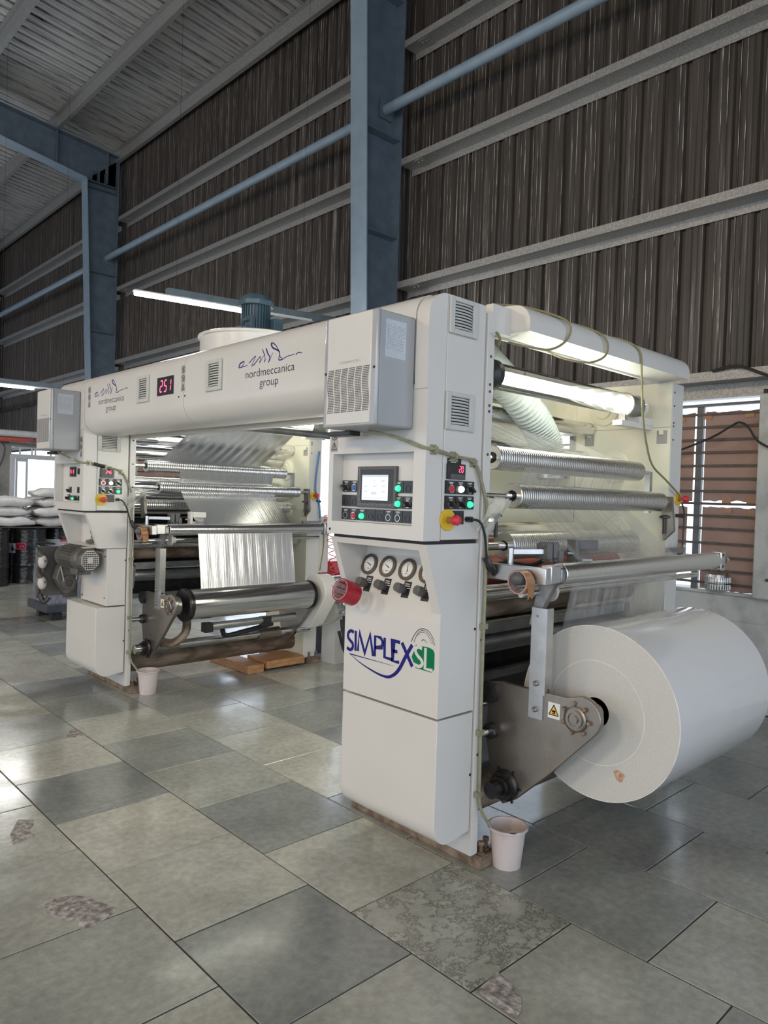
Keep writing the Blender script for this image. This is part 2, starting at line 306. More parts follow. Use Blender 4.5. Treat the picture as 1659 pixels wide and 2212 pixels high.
def root_loc(p):
    L = Vector((0, 0, 0))
    while p is not None: L += p.location; p = p.parent
    return L
def pieces(mb):
    par = list(range(len(mb.v)))
    def find(i):
        while par[i] != i: par[i] = par[par[i]]; i = par[i]
        return i
    for f in mb.f:
        for i in f[1:]: par[find(i)] = find(f[0])
    g = {}
    for f in mb.f: g.setdefault(find(f[0]), []).append(f)
    out = []
    for fs in g.values():
        ids = sorted({i for f in fs for i in f}); mp = {k: j for j, k in enumerate(ids)}; q = MB(); q.v = [mb.v[i] for i in ids]; q.f = [tuple(mp[i] for i in f) for f in fs]; out.append(q)
    return out
def obj(name, mb, mat, parent=None, smooth=False, bevel=0, label=None, stuff=False, loc=None, seg=2, split=False):
    if split:
        for q in pieces(mb): o = obj(name, q, mat, parent, smooth, bevel, label, stuff, loc, seg)
        return o
    me = bpy.data.meshes.new(name); o = bpy.data.objects.new(name, me); COL.objects.link(o)
    base = root_loc(parent)
    if parent is not None: o.parent = parent
    L = Vector(loc) + OFF if loc is not None else base
    if loc is not None: o.location = L - base
    me.from_pydata([tuple(q + OFF - L) for q in mb.v], [], mb.f)
    if mb.uv:
        u = me.uv_layers.new(name='UVMap'); vi = [l.vertex_index for l in me.loops]
        for i, k in enumerate(vi): u.data[i].uv = mb.uv[k]
    bm = bmesh.new(); bm.from_mesh(me); bmesh.ops.recalc_face_normals(bm, faces=bm.faces); bm.to_mesh(me); bm.free()
    if smooth: me.shade_smooth(); me.set_sharp_from_angle(angle=math.radians(38))
    if isinstance(mat, str): mat = M[mat]
    me.materials.append(mat)
    if bevel:
        b = o.modifiers.new('bevel', 'BEVEL'); b.width = bevel; b.segments = seg; b.limit_method = 'ANGLE'; b.angle_limit = math.radians(40)
        me.shade_smooth(); me.set_sharp_from_angle(angle=math.radians(38))
    if label: o['label'] = label
    if stuff: o['kind'] = 'stuff'
    return o
def thing(name, label, cat, loc=(0, 0, 0), group=None):
    o = bpy.data.objects.new(name, None); COL.objects.link(o); o.location = Vector(loc)+OFF; o.empty_display_size = .1
    o['label'] = label; o['category'] = cat
    if group: o['group'] = group
    return o
def tag(o, label, cat, group=None):
    o['label'] = label; o['category'] = cat
    if group: o['group'] = group
    return o
def struct(name, loc=(0, 0, 0)):
    o = bpy.data.objects.new(name, None); COL.objects.link(o); o.location = Vector(loc); o['kind'] = 'structure'; return o
def copy_part(src, parent, delta, label=None):
    o = src.copy(); COL.objects.link(o); o.parent = parent; o.location = src.location + Vector(delta)
    if label: o['label'] = label
    return o
def onX(x):  return lambda u, v, h: (x-h, -u, v)       # sign on a face looking to -X; u runs towards -Y
def onY(y):  return lambda u, v, h: (u, y-h, v)        # sign on a face looking to -Y
def text(name, body, mp, u, v, height, width=None, mat='ink_dark', parent=None, thin=0, t=.0008, align='CENTER', slant=0):
    cu = bpy.data.curves.new(name, 'FONT'); cu.body = body; cu.size = 1; cu.align_x = align; cu.resolution_u = 3; cu.offset = -thin; cu.shear = slant
    to = bpy.data.objects.new('tmp', cu); me0 = bpy.data.meshes.new_from_object(to)
    vs = [q.co.copy() for q in me0.vertices]; fs = [tuple(p.vertices) for p in me0.polygons]
    bpy.data.objects.remove(to); bpy.data.curves.remove(cu); bpy.data.meshes.remove(me0)
    ys = max(q.y for q in vs)-min(q.y for q in vs); xs = max(q.x for q in vs)-min(q.x for q in vs); k = height; kx = width/xs if width else k
    mb = MB().add([mp(u+q.x*kx, v+q.y*k, t) for q in vs], fs)
    return obj(name, mb, mat, parent)
SEG = {'0': 'abcdef', '1': 'bc', '2': 'abged', '3': 'abgcd', '4': 'fgbc', '5': 'afgcd', '6': 'afgedc', '7': 'abc', '8': 'abcdefg', '9': 'abcdfg'}
def digits(name, txt, mp, u, v, h, parent, t=.002, pitch=.62):
    mb = MB(); wd = h*.42; st = h*.09
    for i, ch in enumerate(txt):
        x = u + i*h*pitch
        P = {'a': ((0, h), (wd, h)), 'b': ((wd, h), (wd, h/2)), 'c': ((wd, h/2), (wd, 0)), 'd': ((0, 0), (wd, 0)), 'e': ((0, 0), (0, h/2)), 'f': ((0, h/2), (0, h)), 'g': ((0, h/2), (wd, h/2))}
        for q in SEG[ch]:
            a, b = [Vector(z) for z in P[q]]; d = (b-a).normalized()*h*.05; a, b = a+d, b-d
            sh = lambda z: (x+z.x+z.y*.12, v+z.y)
            mb.stroke(mp, [sh(a), sh(b)], h*.115, t=t)
    return obj(name, mb, 'led', parent)
def web(name, lines, mat, parent, n=40, wave=.0015, label=None):
    """film sheet lofted through lines: each line ((x0,y,z),(x1,y,z)); UV u across, v along"""
    mb = MB(); mb.uv = []; rows = []
    k = 6
    for i in range(len(lines)-1):
        a0, a1 = [Vector(q) for q in lines[i]]; b0, b1 = [Vector(q) for q in lines[i+1]]
        for j in range(k if i < len(lines)-2 else k+1):
            t = j/k; rows.append((a0.lerp(b0, t), a1.lerp(b1, t), math.sin(PI*t)))
    L = 0; vs = []
    for r, (p, q, s_) in enumerate(rows):
        if r: L += (p-rows[r-1][0]).length
        for i in range(n+1):
            z = p.lerp(q, i/n); a = wave*s_*math.sin(i*1.7+.6*math.sin(i*.9)); z = z + Vector((0, a, a)); vs.append(z); mb.uv.append((i/n, L))
    fs = [(r*(n+1)+i, r*(n+1)+i+1, (r+1)*(n+1)+i+1, (r+1)*(n+1)+i) for r in range(len(rows)-1) for i in range(n)]
    uv = mb.uv; mb.add(vs, fs); mb.uv = uv
    return obj(name, mb, mat, parent, smooth=True, label=label)

exec_parts = []
# ================================================================= THE SETTING
# ---- floor of 600 mm stone slabs
floor = struct('floor')
PIT = .597; GX0 = 1.25; TY = .596
obj('bedding', MB().box(-12, 6.1, -8, 24, -.12, -.0035), 'grout', floor)
def row_off(i): return {-1: -.02, 0: .286, 1: .018, 2: -.288, 3: .02, 4: -.27, 5: .03, -2: .29}.get(i, (.31 if i % 2 else .05) + .06*math.sin(i*3.3))
slab_me = []
def slab_mesh():
    a, b = PIT/2-.0028, TY/2-.0028; h = .05; bv = .0022
    vs = [(-a, -b, -h), (a, -b, -h), (a, b, -h), (-a, b, -h), (-a, -b, -bv), (a, -b, -bv), (a, b, -bv), (-a, b, -bv), (-a+bv, -b+bv, 0), (a-bv, -b+bv, 0), (a-bv, b-bv, 0), (-a+bv, b-bv, 0)]
    fs = [(0, 1, 5, 4), (1, 2, 6, 5), (2, 3, 7, 6), (3, 0, 4, 7), (4, 5, 9, 8), (5, 6, 10, 9), (6, 7, 11, 10), (7, 4, 8, 11), (8, 9, 10, 11)]
    return vs, fs
vs, fs = slab_mesh()
for mt in ('stone', 'stone_cracked'):
    me = bpy.data.meshes.new('slab'); me.from_pydata(vs, [], fs); me.materials.append(M[mt]); slab_me.append(me)
TONE = [(1.58, 4.08, 0.15), (1.52, 3.22, 0.85), (1.54, 2.74, 0.65), (2.08, 2.99, 0.2), (2.06, 3.37, 0.55), (2.12, 4.09, 0.35), (2.74, 3.87, 0.8), (2.68, 3.39, 0.8), (2.04, 2.47, 0.75), (1.48, 2.17, 0.12), (1.02, 2.39, 0.45), (1.02, 2.96, 0.55), (2.04, 1.69, 0.55), (2.15, 1.21, 0.5), (2.79, 1.41, 0.25), (2.6, 1.01, 0.5), (3.52, 1.65, 0.1), (3.29, 1.12, 0.3), (1.73, 1.66, 0.5), (3.21, 1.84, 0.05), (2.73, 1.89, 0.15), (2.11, 2.12, 0.65), (1.66, 4.95, 0.4), (2.4, 4.89, 0.7), (2.25, 5.61, 0.3)]  # low tones near the big roll carry the machine's shade
rest = MB(); R2 = random.Random(3); nsl = 0
for i in range(-22, 8):
    cx = GX0 + PIT*(i+.5) - .0
    if cx > 6.1: continue
    for j in range(-14, 41):
        cy = 2.05 + row_off(i) + TY*(j+.5) - .0
        if cy < -7.8 or cy > 23.7: continue
        # in view?
        d = (Vector((cx, cy, 0))-Vector((0, 0, 1.6))); zc = d.dot(fw); inv = False
        if zc > .3:
            px = 829.5 + F_PX*d.dot(rt2)/zc; py = 1106 - F_PX*d.dot(up2)/zc
            inv = -260 < px < 1920 and py < 2500 and cy < 11.2 and cx > -.7
        if inv and nsl < 296:
            crk = (i == 1 and abs(cy-1.77) < .2)
            o = bpy.data.objects.new('slab', slab_me[1 if crk else 0]); COL.objects.link(o); o.parent = floor
            tn = [t for x, y, t in TONE if abs(x-cx) < PIT/2 and abs(y-cy) < TY/2]; tn = tn[0] if tn else (R2.uniform(.05, .9) if cx < 2.6 or cy > 3.5 else R2.uniform(0, .35)); o.color = (tn, tn, tn, 1)  # right-hand slabs drawn darker: shade by the machine put into their tone
            o.location = (cx, cy, R2.uniform(-.0012, .0006)); o.rotation_euler = (R2.uniform(-.0016, .0016), R2.uniform(-.0016, .0016), 0); nsl += 1
        else:
            rest.add([(q[0]+cx, q[1]+cy, q[2]-.0005) for q in vs], fs)
obj('slabs_beyond', rest, 'stone', floor, stuff=True).color = (.5, .5, .5, 1)
def patch(outline, z, seed):
    rr = random.Random(seed); cx = sum(p[0] for p in outline)/len(outline); cy = sum(p[1] for p in outline)/len(outline); mb = MB(); n = len(outline)
    vs = [(cx, cy, z+.002)]; fs = []
    for k in range(1, 5):
        for p in outline: f = k/4; vs.append((cx+(p[0]-cx)*f+rr.uniform(-.004, .004), cy+(p[1]-cy)*f+rr.uniform(-.004, .004), z + (rr.uniform(-.001, .0035) if k < 4 else -.003)))
    for i in range(n):
        fs.append((0, 1+i, 1+(i+1) % n))
        for k in range(3): a = 1+k*n; fs.append((a+i, a+n+i, a+n+(i+1) % n, a+(i+1) % n))
    mb.add(vs, fs); return obj('mortar_patch', mb, 'mortar', floor, smooth=False)
patch([(.98, 2.862), (1.024, 2.888), (1.095, 2.867), (1.135, 2.805), (1.153, 2.737), (1.18, 2.66), (1.15, 2.63), (1.067, 2.611), (1.03, 2.623), (1.034, 2.677), (.992, 2.722), (.971, 2.809)], .0025, 1)
patch([(1.862, 1.46), (1.99, 1.475), (1.985, 1.41), (1.95, 1.345), (1.90, 1.31), (1.858, 1.30)], .004, 2)
patch([(1.137, 3.689), (1.187, 3.648), (1.175, 3.594), (1.132, 3.537), (1.141, 3.47), (1.095, 3.45), (1.042, 3.436), (1.06, 3.56)], .0022, 3)
patch([(1.782, 4.847), (1.845, 4.872), (1.845, 4.707), (1.755, 4.693), (1.729, 4.742)], .0022, 4)

# ---- right wall: sooty corrugated sheets on girts above a whitewashed base with papered louvre windows
XW = 6.08
wall = struct('wall_right')
def sheet_mb(z0, z1, y0=0, wid=1.0, flare=0, jag=0):
    """five ribs to the metre, two small stiffeners in each pan; room side at smaller x"""
    prof = []; P = .2
    for k in range(int(round(wid/P))):
        b = k*P
        prof += [(b, .0), (b+.012, -.0), (b+.026, .028), (b+.052, .028), (b+.066, 0), (b+.100, 0), (b+.106, -.006), (b+.112, 0), (b+.150, 0), (b+.156, -.006), (b+.162, 0)]
    prof.append((wid+.004, 0)); mb = MB(); rr = random.Random(int(z0*100)); nz = 2
    zs = [z0, z0+.14, z1] if flare else [z0, z1]
    for zi, z in enumerate(zs):
        for (a, d) in prof:
            zz = z + (rr.uniform(-jag, jag) if zi == 0 and jag else 0)
            mb.v.append(Vector((XW+.002+d - (flare if (zi == 0 and flare) else 0), y0+a, zz)))
    n = len(prof)
    mb.f = [(k*n+i, k*n+i+1, (k+1)*n+i+1, (k+1)*n+i) for k in range(len(zs)-1) for i in range(n-1)]
    # dust runs: thin pale beads on the stiffeners
    return mb
SP1 = {12.4: 3.76, 13.4: 3.62}         # sheets with a torn slit
proto = obj('corrugated_sheet', sheet_mb(2.5, 8.235), 'soot', wall, loc=(XW, -3.6, 2.5)); me_sheet = proto.data
# rebuild the proto with local mesh at its own origin
for v in me_sheet.vertices: v.co.y -= 3.6
y = -2.6
while y < 24:
    yk = round(y, 1)
    if 12.3 < yk < 13.9:
        zc = {12.4: 3.70, 13.4: 3.60}[yk]
        obj('corrugated_sheet', sheet_mb(zc, 8.235, yk), 'soot', wall); obj('corrugated_sheet', sheet_mb(2.5, zc-.018, yk, jag=.008), 'soot', wall)
    elif 14.2 < yk < 21.5:
        obj('corrugated_sheet', sheet_mb(3.62, 8.235, yk, flare=.05), 'soot', wall); obj('corrugated_sheet', sheet_mb(2.5, 3.70, yk), 'soot', wall)
        wall.children[-1].location.x += .035
    else:
        o = proto.copy(); COL.objects.link(o); o.parent = wall; o.location = (XW, yk, 2.5)
    y += 1.0
# dust beads on ribs (real thin ridges of dirt)
dm = MB(); rr = random.Random(11)
for k in range(int(27/.2)):
    for off, xx, pr_, w0, w1 in ((.011, -.001, .45, .0015, .003), (.067, -.001, .55, .0015, .003), (.106, -.0085, .9, .0018, .0042), (.156, -.0085, .8, .0018, .0042), (.128, -.001, .25, .001, .0025)):
        if rr.random() > pr_: continue
        z = 2.7 + rr.random()*.6
        while z < 8.0:
            L = rr.uniform(.25, 1.5); ww = rr.uniform(w0, w1); yy = -3.6+k*.2+off+rr.uniform(-.002, .002); z1 = min(z+L, 8.1); n = max(2, int((z1-z)/.09)); q0 = len(dm.v)
            for i in range(n+1):
                g = ww*rr.uniform(.35, 1.15)*(1 if 0 < i < n else .2); zz = z+(z1-z)*i/n; c_ = yy+rr.uniform(-.0012, .0012); dm.v += [Vector((XW+xx, c_-g, zz)), Vector((XW+xx, c_+g, zz))]
            dm.f += [(q0+2*i, q0+2*i+1, q0+2*i+3, q0+2*i+2) for i in range(n)]
            z = z1 + rr.uniform(.02, .5)
obj('dust_runs', dm, 'dust', wall, stuff=True)
# girts (Z-section laid flat): lip up at the room side, flange down at the wall
def girt(zw, y0, y1):
    mb = MB(); mb.box(5.885, XW-.012, y0, y1, zw-.004, zw+.004); mb.box(5.879, 5.886, y0, y1, zw-.004, zw+.072); mb.box(XW-.018, XW-.011, y0, y1, zw-.076, zw+.004)
    o = obj('wall_girt', mb, 'galv', wall)
    for yy in (y0+.25, y1-.25):
        cm = MB().box(5.90, 6.05, yy-.06, yy+.06, zw-.011, zw-.004); cm.cyl((5.95, yy-.03, zw-.022), (5.95, yy-.03, zw-.010), .012, n=8); cm.cyl((5.95, yy+.03, zw-.022), (5.95, yy+.03, zw-.010), .012, n=8)
        obj('cleat', cm, 'galv', o)
for zw in (2.62, 4.035, 5.45, 6.80):
    for a, b in ((-3.5, 6.12), (6.38, 13.97), (14.23, 21.8), (22.1, 24)):
        girt(zw, a, b)
# masonry base, pier, ledge
for y0_, y1_ in ((-3.5, 6.75), (10.3, 17.1)):
    obj('masonry_base', MB().box(XW, XW+.2, y0_, y1_, 0, .90), 'plaster', wall, bevel=.01)
    obj('masonry_ledge', MB().box(XW-.03, XW, y0_, y1_, 0, .70), 'plaster', wall, bevel=.008)
D1 = struct('door_1')
for y_ in (6.75, 10.22): obj('door_jamb', MB().box(XW-.01, XW+.12, y_, y_+.08, 0, 2.5), 'mullion', D1)
obj('window_sill', MB().box(XW-.02, XW+.22, 2.14, 6.75, .90, .925), 'plaster', wall, bevel=.006)
obj('masonry_pier', MB().box(XW-.10, XW+.2, -3.5, 2.13, .905, 2.50), 'plaster', wall, bevel=.012)
bm_ = MB()
for (yy, zz) in ((1.98, 2.06), (2.0, 1.47), (2.02, 1.06), (1.96, .45), (1.99, .43)): bm_.cyl((XW-.112 if zz > .9 else XW-.04, yy, zz), (XW-.09 if zz > .9 else XW-.025, yy, zz), .012, n=8)
obj('anchor_bolts', bm_, 'darkbar', wall, stuff=True)
obj('lintel', MB().box(XW-.02, XW+.1, 2.13, 17.1, 2.50, 2.545), 'galv', wall)
obj('masonry_infill', MB().box(XW, XW+.2, 5.7, 6.75, .90, 2.52), 'plaster', wall)
obj('masonry_infill', MB().box(XW, XW+.2, 13.3, 17.1, .90, 2.52), 'plaster', wall)

def louvre(name, y0, y1, muls, gaps):
    W = struct(name)
    obj('head_rail', MB().box(XW-.01, XW+.04, y0, y1, 2.44, 2.462), 'mullion', W)
    for ym in muls: obj('mullion', MB().box(XW+.005, XW+.05, ym-.026, ym+.026, .925, 2.45), 'mullion', W, bevel=.004)
    zb = [2.376, 2.270, 2.165, 2.060, 1.950, 1.843, 1.741, 1.637, 1.537, 1.432, 1.312, 1.20, 1.09, .985]
    for z in zb: obj('bar', MB().box(XW-.004, XW+.008, y0, y1, z-.010, z+.010), 'darkbar', W)
    for (a, b, z0, z1) in gaps:
        mb = MB(); n = 14; rr = random.Random(int(a*100+z0*10))
        for iz in range(6):
            for iy in range(n+1): mb.v.append(Vector((XW+.014+rr.uniform(-.004, .004), a+(b-a)*iy/n, z0+(z1-z0)*iz/5 + (rr.uniform(-.008, .008) if iz in (0, 5) else 0))))
        mb.f = [(k*(n+1)+i, k*(n+1)+i+1, (k+1)*(n+1)+i+1, (k+1)*(n+1)+i) for k in range(5) for i in range(n)]
        obj('paper_sheet', mb, 'paper', W, smooth=True)
    return W
W1 = louvre('window_1', 2.13, 5.7, (2.63, 3.85, 4.9), [(2.12, 2.585, 1.66, 2.395), (2.12, 2.585, .93, 1.61), (2.672, 3.82, 1.66, 2.395), (2.71, 3.80, 1.06, 1.61)])
for (yy, zz, hh) in ((2.235, 2.36, .05), (2.57, 2.36, .05), (2.79, 2.355, .06), (2.39, 1.665, .06), (2.20, 1.665, .07), (2.38, 1.58, .03), (2.19, 1.565, .06)):
    obj('tape_piece', MB().box(XW+.006, XW+.009, yy-.035, yy+.035, zz-hh/2, zz+hh/2), 'tape_brown', W1)
louvre('window_2', 10.3, 13.3, (11.5,), [(10.33, 11.47, .93, 2.38), (11.53, 13.3, .93, 2.38)])

# ---- roof
ceil = struct('ceiling')
def zr(x): return 8.20 + .107*(6.1-x)
def roof_sheet_mb():
    prof = []; P = .2; mb = MB()
    for k in range(5):
        b = k*P; prof += [(b, 0), (b+.045, 0), (b+.052, .05), (b+.095, .05), (b+.102, 0), (b+.145, 0), (b+.148, .012), (b+.154, .012), (b+.157, 0)]
    prof.append((1.004, 0)); n = len(prof)
    for x in (6.2, -3, -12):
        for a, d in prof: mb.v.append(Vector((x, a, zr(x)+d)))
    mb.f = [(k*n+i, k*n+i+1, (k+1)*n+i+1, (k+1)*n+i) for k in range(2) for i in range(n-1)]
    return mb
rs = obj('roof_sheet', roof_sheet_mb(), 'roof', ceil)
for k in range(-8, 24):
    o = rs if k == -8 else rs.copy()
    if k != -8: COL.objects.link(o); o.parent = ceil
    o.location = (0, k, 0)
for x in (5.93, 4.70, 3.30, 1.90, .50, -.9, -2.3, -3.7, -5.1, -6.5, -7.9, -9.3, -10.7):
    z = zr(x); mb = MB(); mb.box(x-.004, x+.004, -8, 24, z-.19, z-.005); mb.box(x-.065, x, -8, 24, z-.012, z-.005); mb.box(x, x+.065, -8, 24, z-.196, z-.188)
    obj('roof_purlin', mb, 'galv', ceil)
obj('end_gable', MB().box(-12, 6.1, 24, 24.1, 2.7, 10.2), 'soot', struct('wall_back'))
obj('rear_light_blocker', MB().box(-4, 6.08, -8.1, -8.0, 4.2, 9.4), 'soot', struct('wall_front_blocker'))  # unseen wall piece, added to hold back high light from behind
wl = struct('wall_left'); obj('upper_cladding', MB().box(-12.1, -12, -8, 24, 4.6, 10.2), 'soot', wl)

# ---- steel frame: tapered columns, rafters, strut pipes
def frame(yc, lab, raf, k):
    T = thing('steel_column', lab, 'column', (5.7, yc, 0))
    xf = lambda z: 5.56 - .0405*z
    hf = 7.42 if k else 7.5
    w_ = .135
    mb = MB(); mb.prism([(xf(0), 0), (xf(0)+.014, 0), (xf(hf)+.014, hf), (xf(hf), hf)], 'y', yc-w_, yc+w_); obj('front_flange', mb, 'flange', T)
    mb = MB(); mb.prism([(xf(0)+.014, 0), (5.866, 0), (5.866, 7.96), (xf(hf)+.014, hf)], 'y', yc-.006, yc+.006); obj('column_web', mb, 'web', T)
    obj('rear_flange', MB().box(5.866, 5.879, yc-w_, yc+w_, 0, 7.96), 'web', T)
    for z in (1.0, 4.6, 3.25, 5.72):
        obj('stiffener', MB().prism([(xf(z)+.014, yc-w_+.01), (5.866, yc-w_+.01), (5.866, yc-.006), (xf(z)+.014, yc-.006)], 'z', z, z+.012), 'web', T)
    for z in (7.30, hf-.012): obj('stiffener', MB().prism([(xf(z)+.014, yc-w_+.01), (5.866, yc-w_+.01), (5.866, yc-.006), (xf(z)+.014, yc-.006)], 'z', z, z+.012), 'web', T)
    obj('base_plate', MB().box(5.50, 5.90, yc-.16, yc+.16, .0, .02), 'web', T)
    # rafter, deeper at the column
    Rf = thing('roof_rafter', raf, 'beam', (5.4, yc, hf))
    top = lambda x: zr(x)-.20; bot = lambda x: (hf+.004 + (5.26-x)*.175 if x > 1 else hf+.004+4.26*.175+(1-x)*.11)
    xs = [5.862, 5.26, 3.3, 1, -12]; bo = [hf+.02, hf+.02, bot(3.3), bot(1), bot(-12)]
    P = [(x, top(x)-.012) for x in xs] + [(x, b) for x, b in zip(xs, bo)][::-1]
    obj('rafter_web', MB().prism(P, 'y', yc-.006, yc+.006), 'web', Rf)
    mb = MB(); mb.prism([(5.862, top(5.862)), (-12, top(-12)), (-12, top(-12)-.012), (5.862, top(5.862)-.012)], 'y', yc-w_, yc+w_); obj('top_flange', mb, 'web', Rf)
    mb = MB(); mb.prism([(x, b) for x, b in zip(xs[1:], bo[1:])] + [(x, b-.014) for x, b in zip(xs[1:], bo[1:])][::-1], 'y', yc-w_, yc+w_); obj('bottom_flange', mb, 'flange', Rf)
    mb = MB()
    for x in (4.72, 5.66): mb.box(x-.008, x+.008, yc-w_+.015, yc-.006, hf+.03+(max(0, 5.26-x))*.175, top(x)-.014)
    obj('splice_plate', mb, 'web', Rf, split=True)
    mb = MB()
    for x in (5.36, 5.50, 5.64): mb.prism([(x-.006, hf+.022), (x+.006, hf+.022), (x+.006, hf+.22), (x-.006, hf+.22)], 'y', yc-w_+.02, yc-.006)
    obj('gusset_plate', mb, 'web', Rf, split=True)
frame(6.25, 'tall blue steel column right behind the white bridge, nearest to the camera', 'blue steel rafter on top of the nearest blue column, above the frame', 0)
frame(14.1, 'blue steel column standing behind the far end of the white bridge', 'blue steel rafter crossing the roof at top left, resting on the farther column', 1)
frame(21.95, 'dark blue steel column at the far left edge, last of the row', 'blue steel rafter farthest away, at the left edge under the roof', 0)
for y0, y1, lb in ((-3, 6.24, 'pale blue strut pipe running to the right from the nearest column, above the girts'), (6.26, 14.09, 'pale blue strut pipe between the two nearest blue columns'), (14.11, 21.94, 'pale blue strut pipe at far left, beyond the second blue column')):
    P = thing('strut_pipe', lb, 'pipe', (5.72, y0, 6.05))
    obj('pipe', MB().cyl((5.72, y0+.012, 6.06), (5.72, y1-.012, 6.06), .058, n=20), 'flange', P, smooth=True)
    mb = MB()
    for yy, s_ in ((y0, 1), (y1, -1)):
        mb.box(5.62, 5.82, yy+s_*.012-.005, yy+s_*.012+.005, 5.95, 6.17)
    obj('end_plate', mb, 'web', P, split=True)

# ---- far partition with the bright window
wb = struct('wall_partition')
YB = 17.0
mb = MB().box(-6, 4.93, YB, YB+.12, 0, 2.52); mb.box(4.93, XW, YB, YB+.12, 0, .95); mb.box(4.93, XW, YB, YB+.12, 2.46, 2.55)
obj('partition', mb, 'concrete', wb)
W3 = struct('window_3')
mb = MB(); mb.box(4.90, 5.0, YB-.05, YB+.02, .95, 2.28); mb.box(5.0, XW, YB-.05, YB+.02, 2.20, 2.28); mb.box(5.0, XW, YB-.05, YB+.02, .95, 1.02)
obj('window_frame', mb, 'winframe', W3, bevel=.01)
mb = MB(); mb.box(5.03, 5.07, YB+.02, YB+.05, 1.0, 2.2); mb.box(5.24, 5.28, YB+.02, YB+.05, 1.0, 2.2); mb.box(5.07, 5.24, YB+.02, YB+.05, 2.14, 2.2)
obj('sash', mb, 'winframe', W3)
mb = MB(); mb.box(4.93, XW, YB+.03, YB+.06, 2.28, 2.30)
for x in (5.1, 5.35, 5.42, 5.75): mb.box(x, x+.03, YB+.03, YB+.06, 2.30, 2.46)
obj('transom', mb, 'winframe', W3)
# ================================================================= THE LAMINATOR
YN = 1.981; XF = 2.09
def vent(parent, mp, u0, u1, v0, v1, nm='vent_grille'):
    """louvred vent cover on a face: frame, dark throat, curved slats"""
    w_, h_ = u1-u0, v1-v0
    def bx(mb, a, b, c_, d, h0, h1): 
        P = [mp(*q) for q in ((a, c_, h0), (b, c_, h0), (b, d, h0), (a, d, h0), (a, c_, h1), (b, c_, h1), (b, d, h1), (a, d, h1))]
        mb.add(P, [(0, 3, 2, 1), (4, 5, 6, 7), (0, 1, 5, 4), (1, 2, 6, 5), (2, 3, 7, 6), (3, 0, 4, 7)])
    m = .17
    mb = MB(); bx(mb, u0, u0+w_*m, v0, v1, 0, .012); bx(mb, u1-w_*m, u1, v0, v1, 0, .012); bx(mb, u0+w_*m, u1-w_*m, v0, v0+h_*.15, 0, .012); bx(mb, u0+w_*m, u1-w_*m, v1-h_*.12, v1, 0, .012)
    o = obj(nm, mb, 'grey', parent, bevel=.004)
    mb = MB(); bx(mb, u0+w_*m, u1-w_*m, v0+h_*.15, v1-h_*.12, .0005, .002); obj('throat', mb, 'dark', o)
    mb = MB(); n = 9; a, b = u0+w_*m, u1-w_*m; y0 = v0+h_*.15; y1 = v1-h_*.12
    for i in range(n):
        z = y0 + (y1-y0)*(i+.3)/n; th = (y1-y0)/n*.5; k = 8
        for j in range(k):
            t0, t1 = j/k, (j+1)/k; bow = lambda t: .008*(1-(2*t-1)**2)
            P = [mp(a+(b-a)*t0, z, .004+bow(t0)), mp(a+(b-a)*t1, z, .004+bow(t1)), mp(a+(b-a)*t1, z+th, .001+bow(t1)), mp(a+(b-a)*t0, z+th, .001+bow(t0))]
            P += [mp(a+(b-a)*t0, z-.002, .002+bow(t0)), mp(a+(b-a)*t1, z-.002, .002+bow(t1))]
            mb.add(P, [(0, 1, 2, 3), (4, 5, 1, 0)])
    obj('slats', mb, 'grey', o, stuff=True)
    return o
def fbox(mp, a, b, c_, d, h0, h1, mb=None):
    mb = mb or MB()
    P = [mp(*q) for q in ((a, c_, h0), (b, c_, h0), (b, d, h0), (a, d, h0), (a, c_, h1), (b, c_, h1), (b, d, h1), (a, d, h1))]
    return mb.add(P, [(0, 3, 2, 1), (4, 5, 6, 7), (0, 1, 5, 4), (1, 2, 6, 5), (2, 3, 7, 6), (3, 0, 4, 7)])
def fdisc(mp, u, v, r, h0, h1, mb=None, n=20, r1=None):
    mb = mb or MB(); r1 = r if r1 is None else r1
    vs = [mp(u+r*math.cos(2*PI*i/n), v+r*math.sin(2*PI*i/n), h0) for i in range(n)] + [mp(u+r1*math.cos(2*PI*i/n), v+r1*math.sin(2*PI*i/n), h1) for i in range(n)]
    return mb.add(vs, [tuple(range(n-1, -1, -1)), tuple(range(n, 2*n))] + [(i, (i+1) % n, n+(i+1) % n, n+i) for i in range(n)])
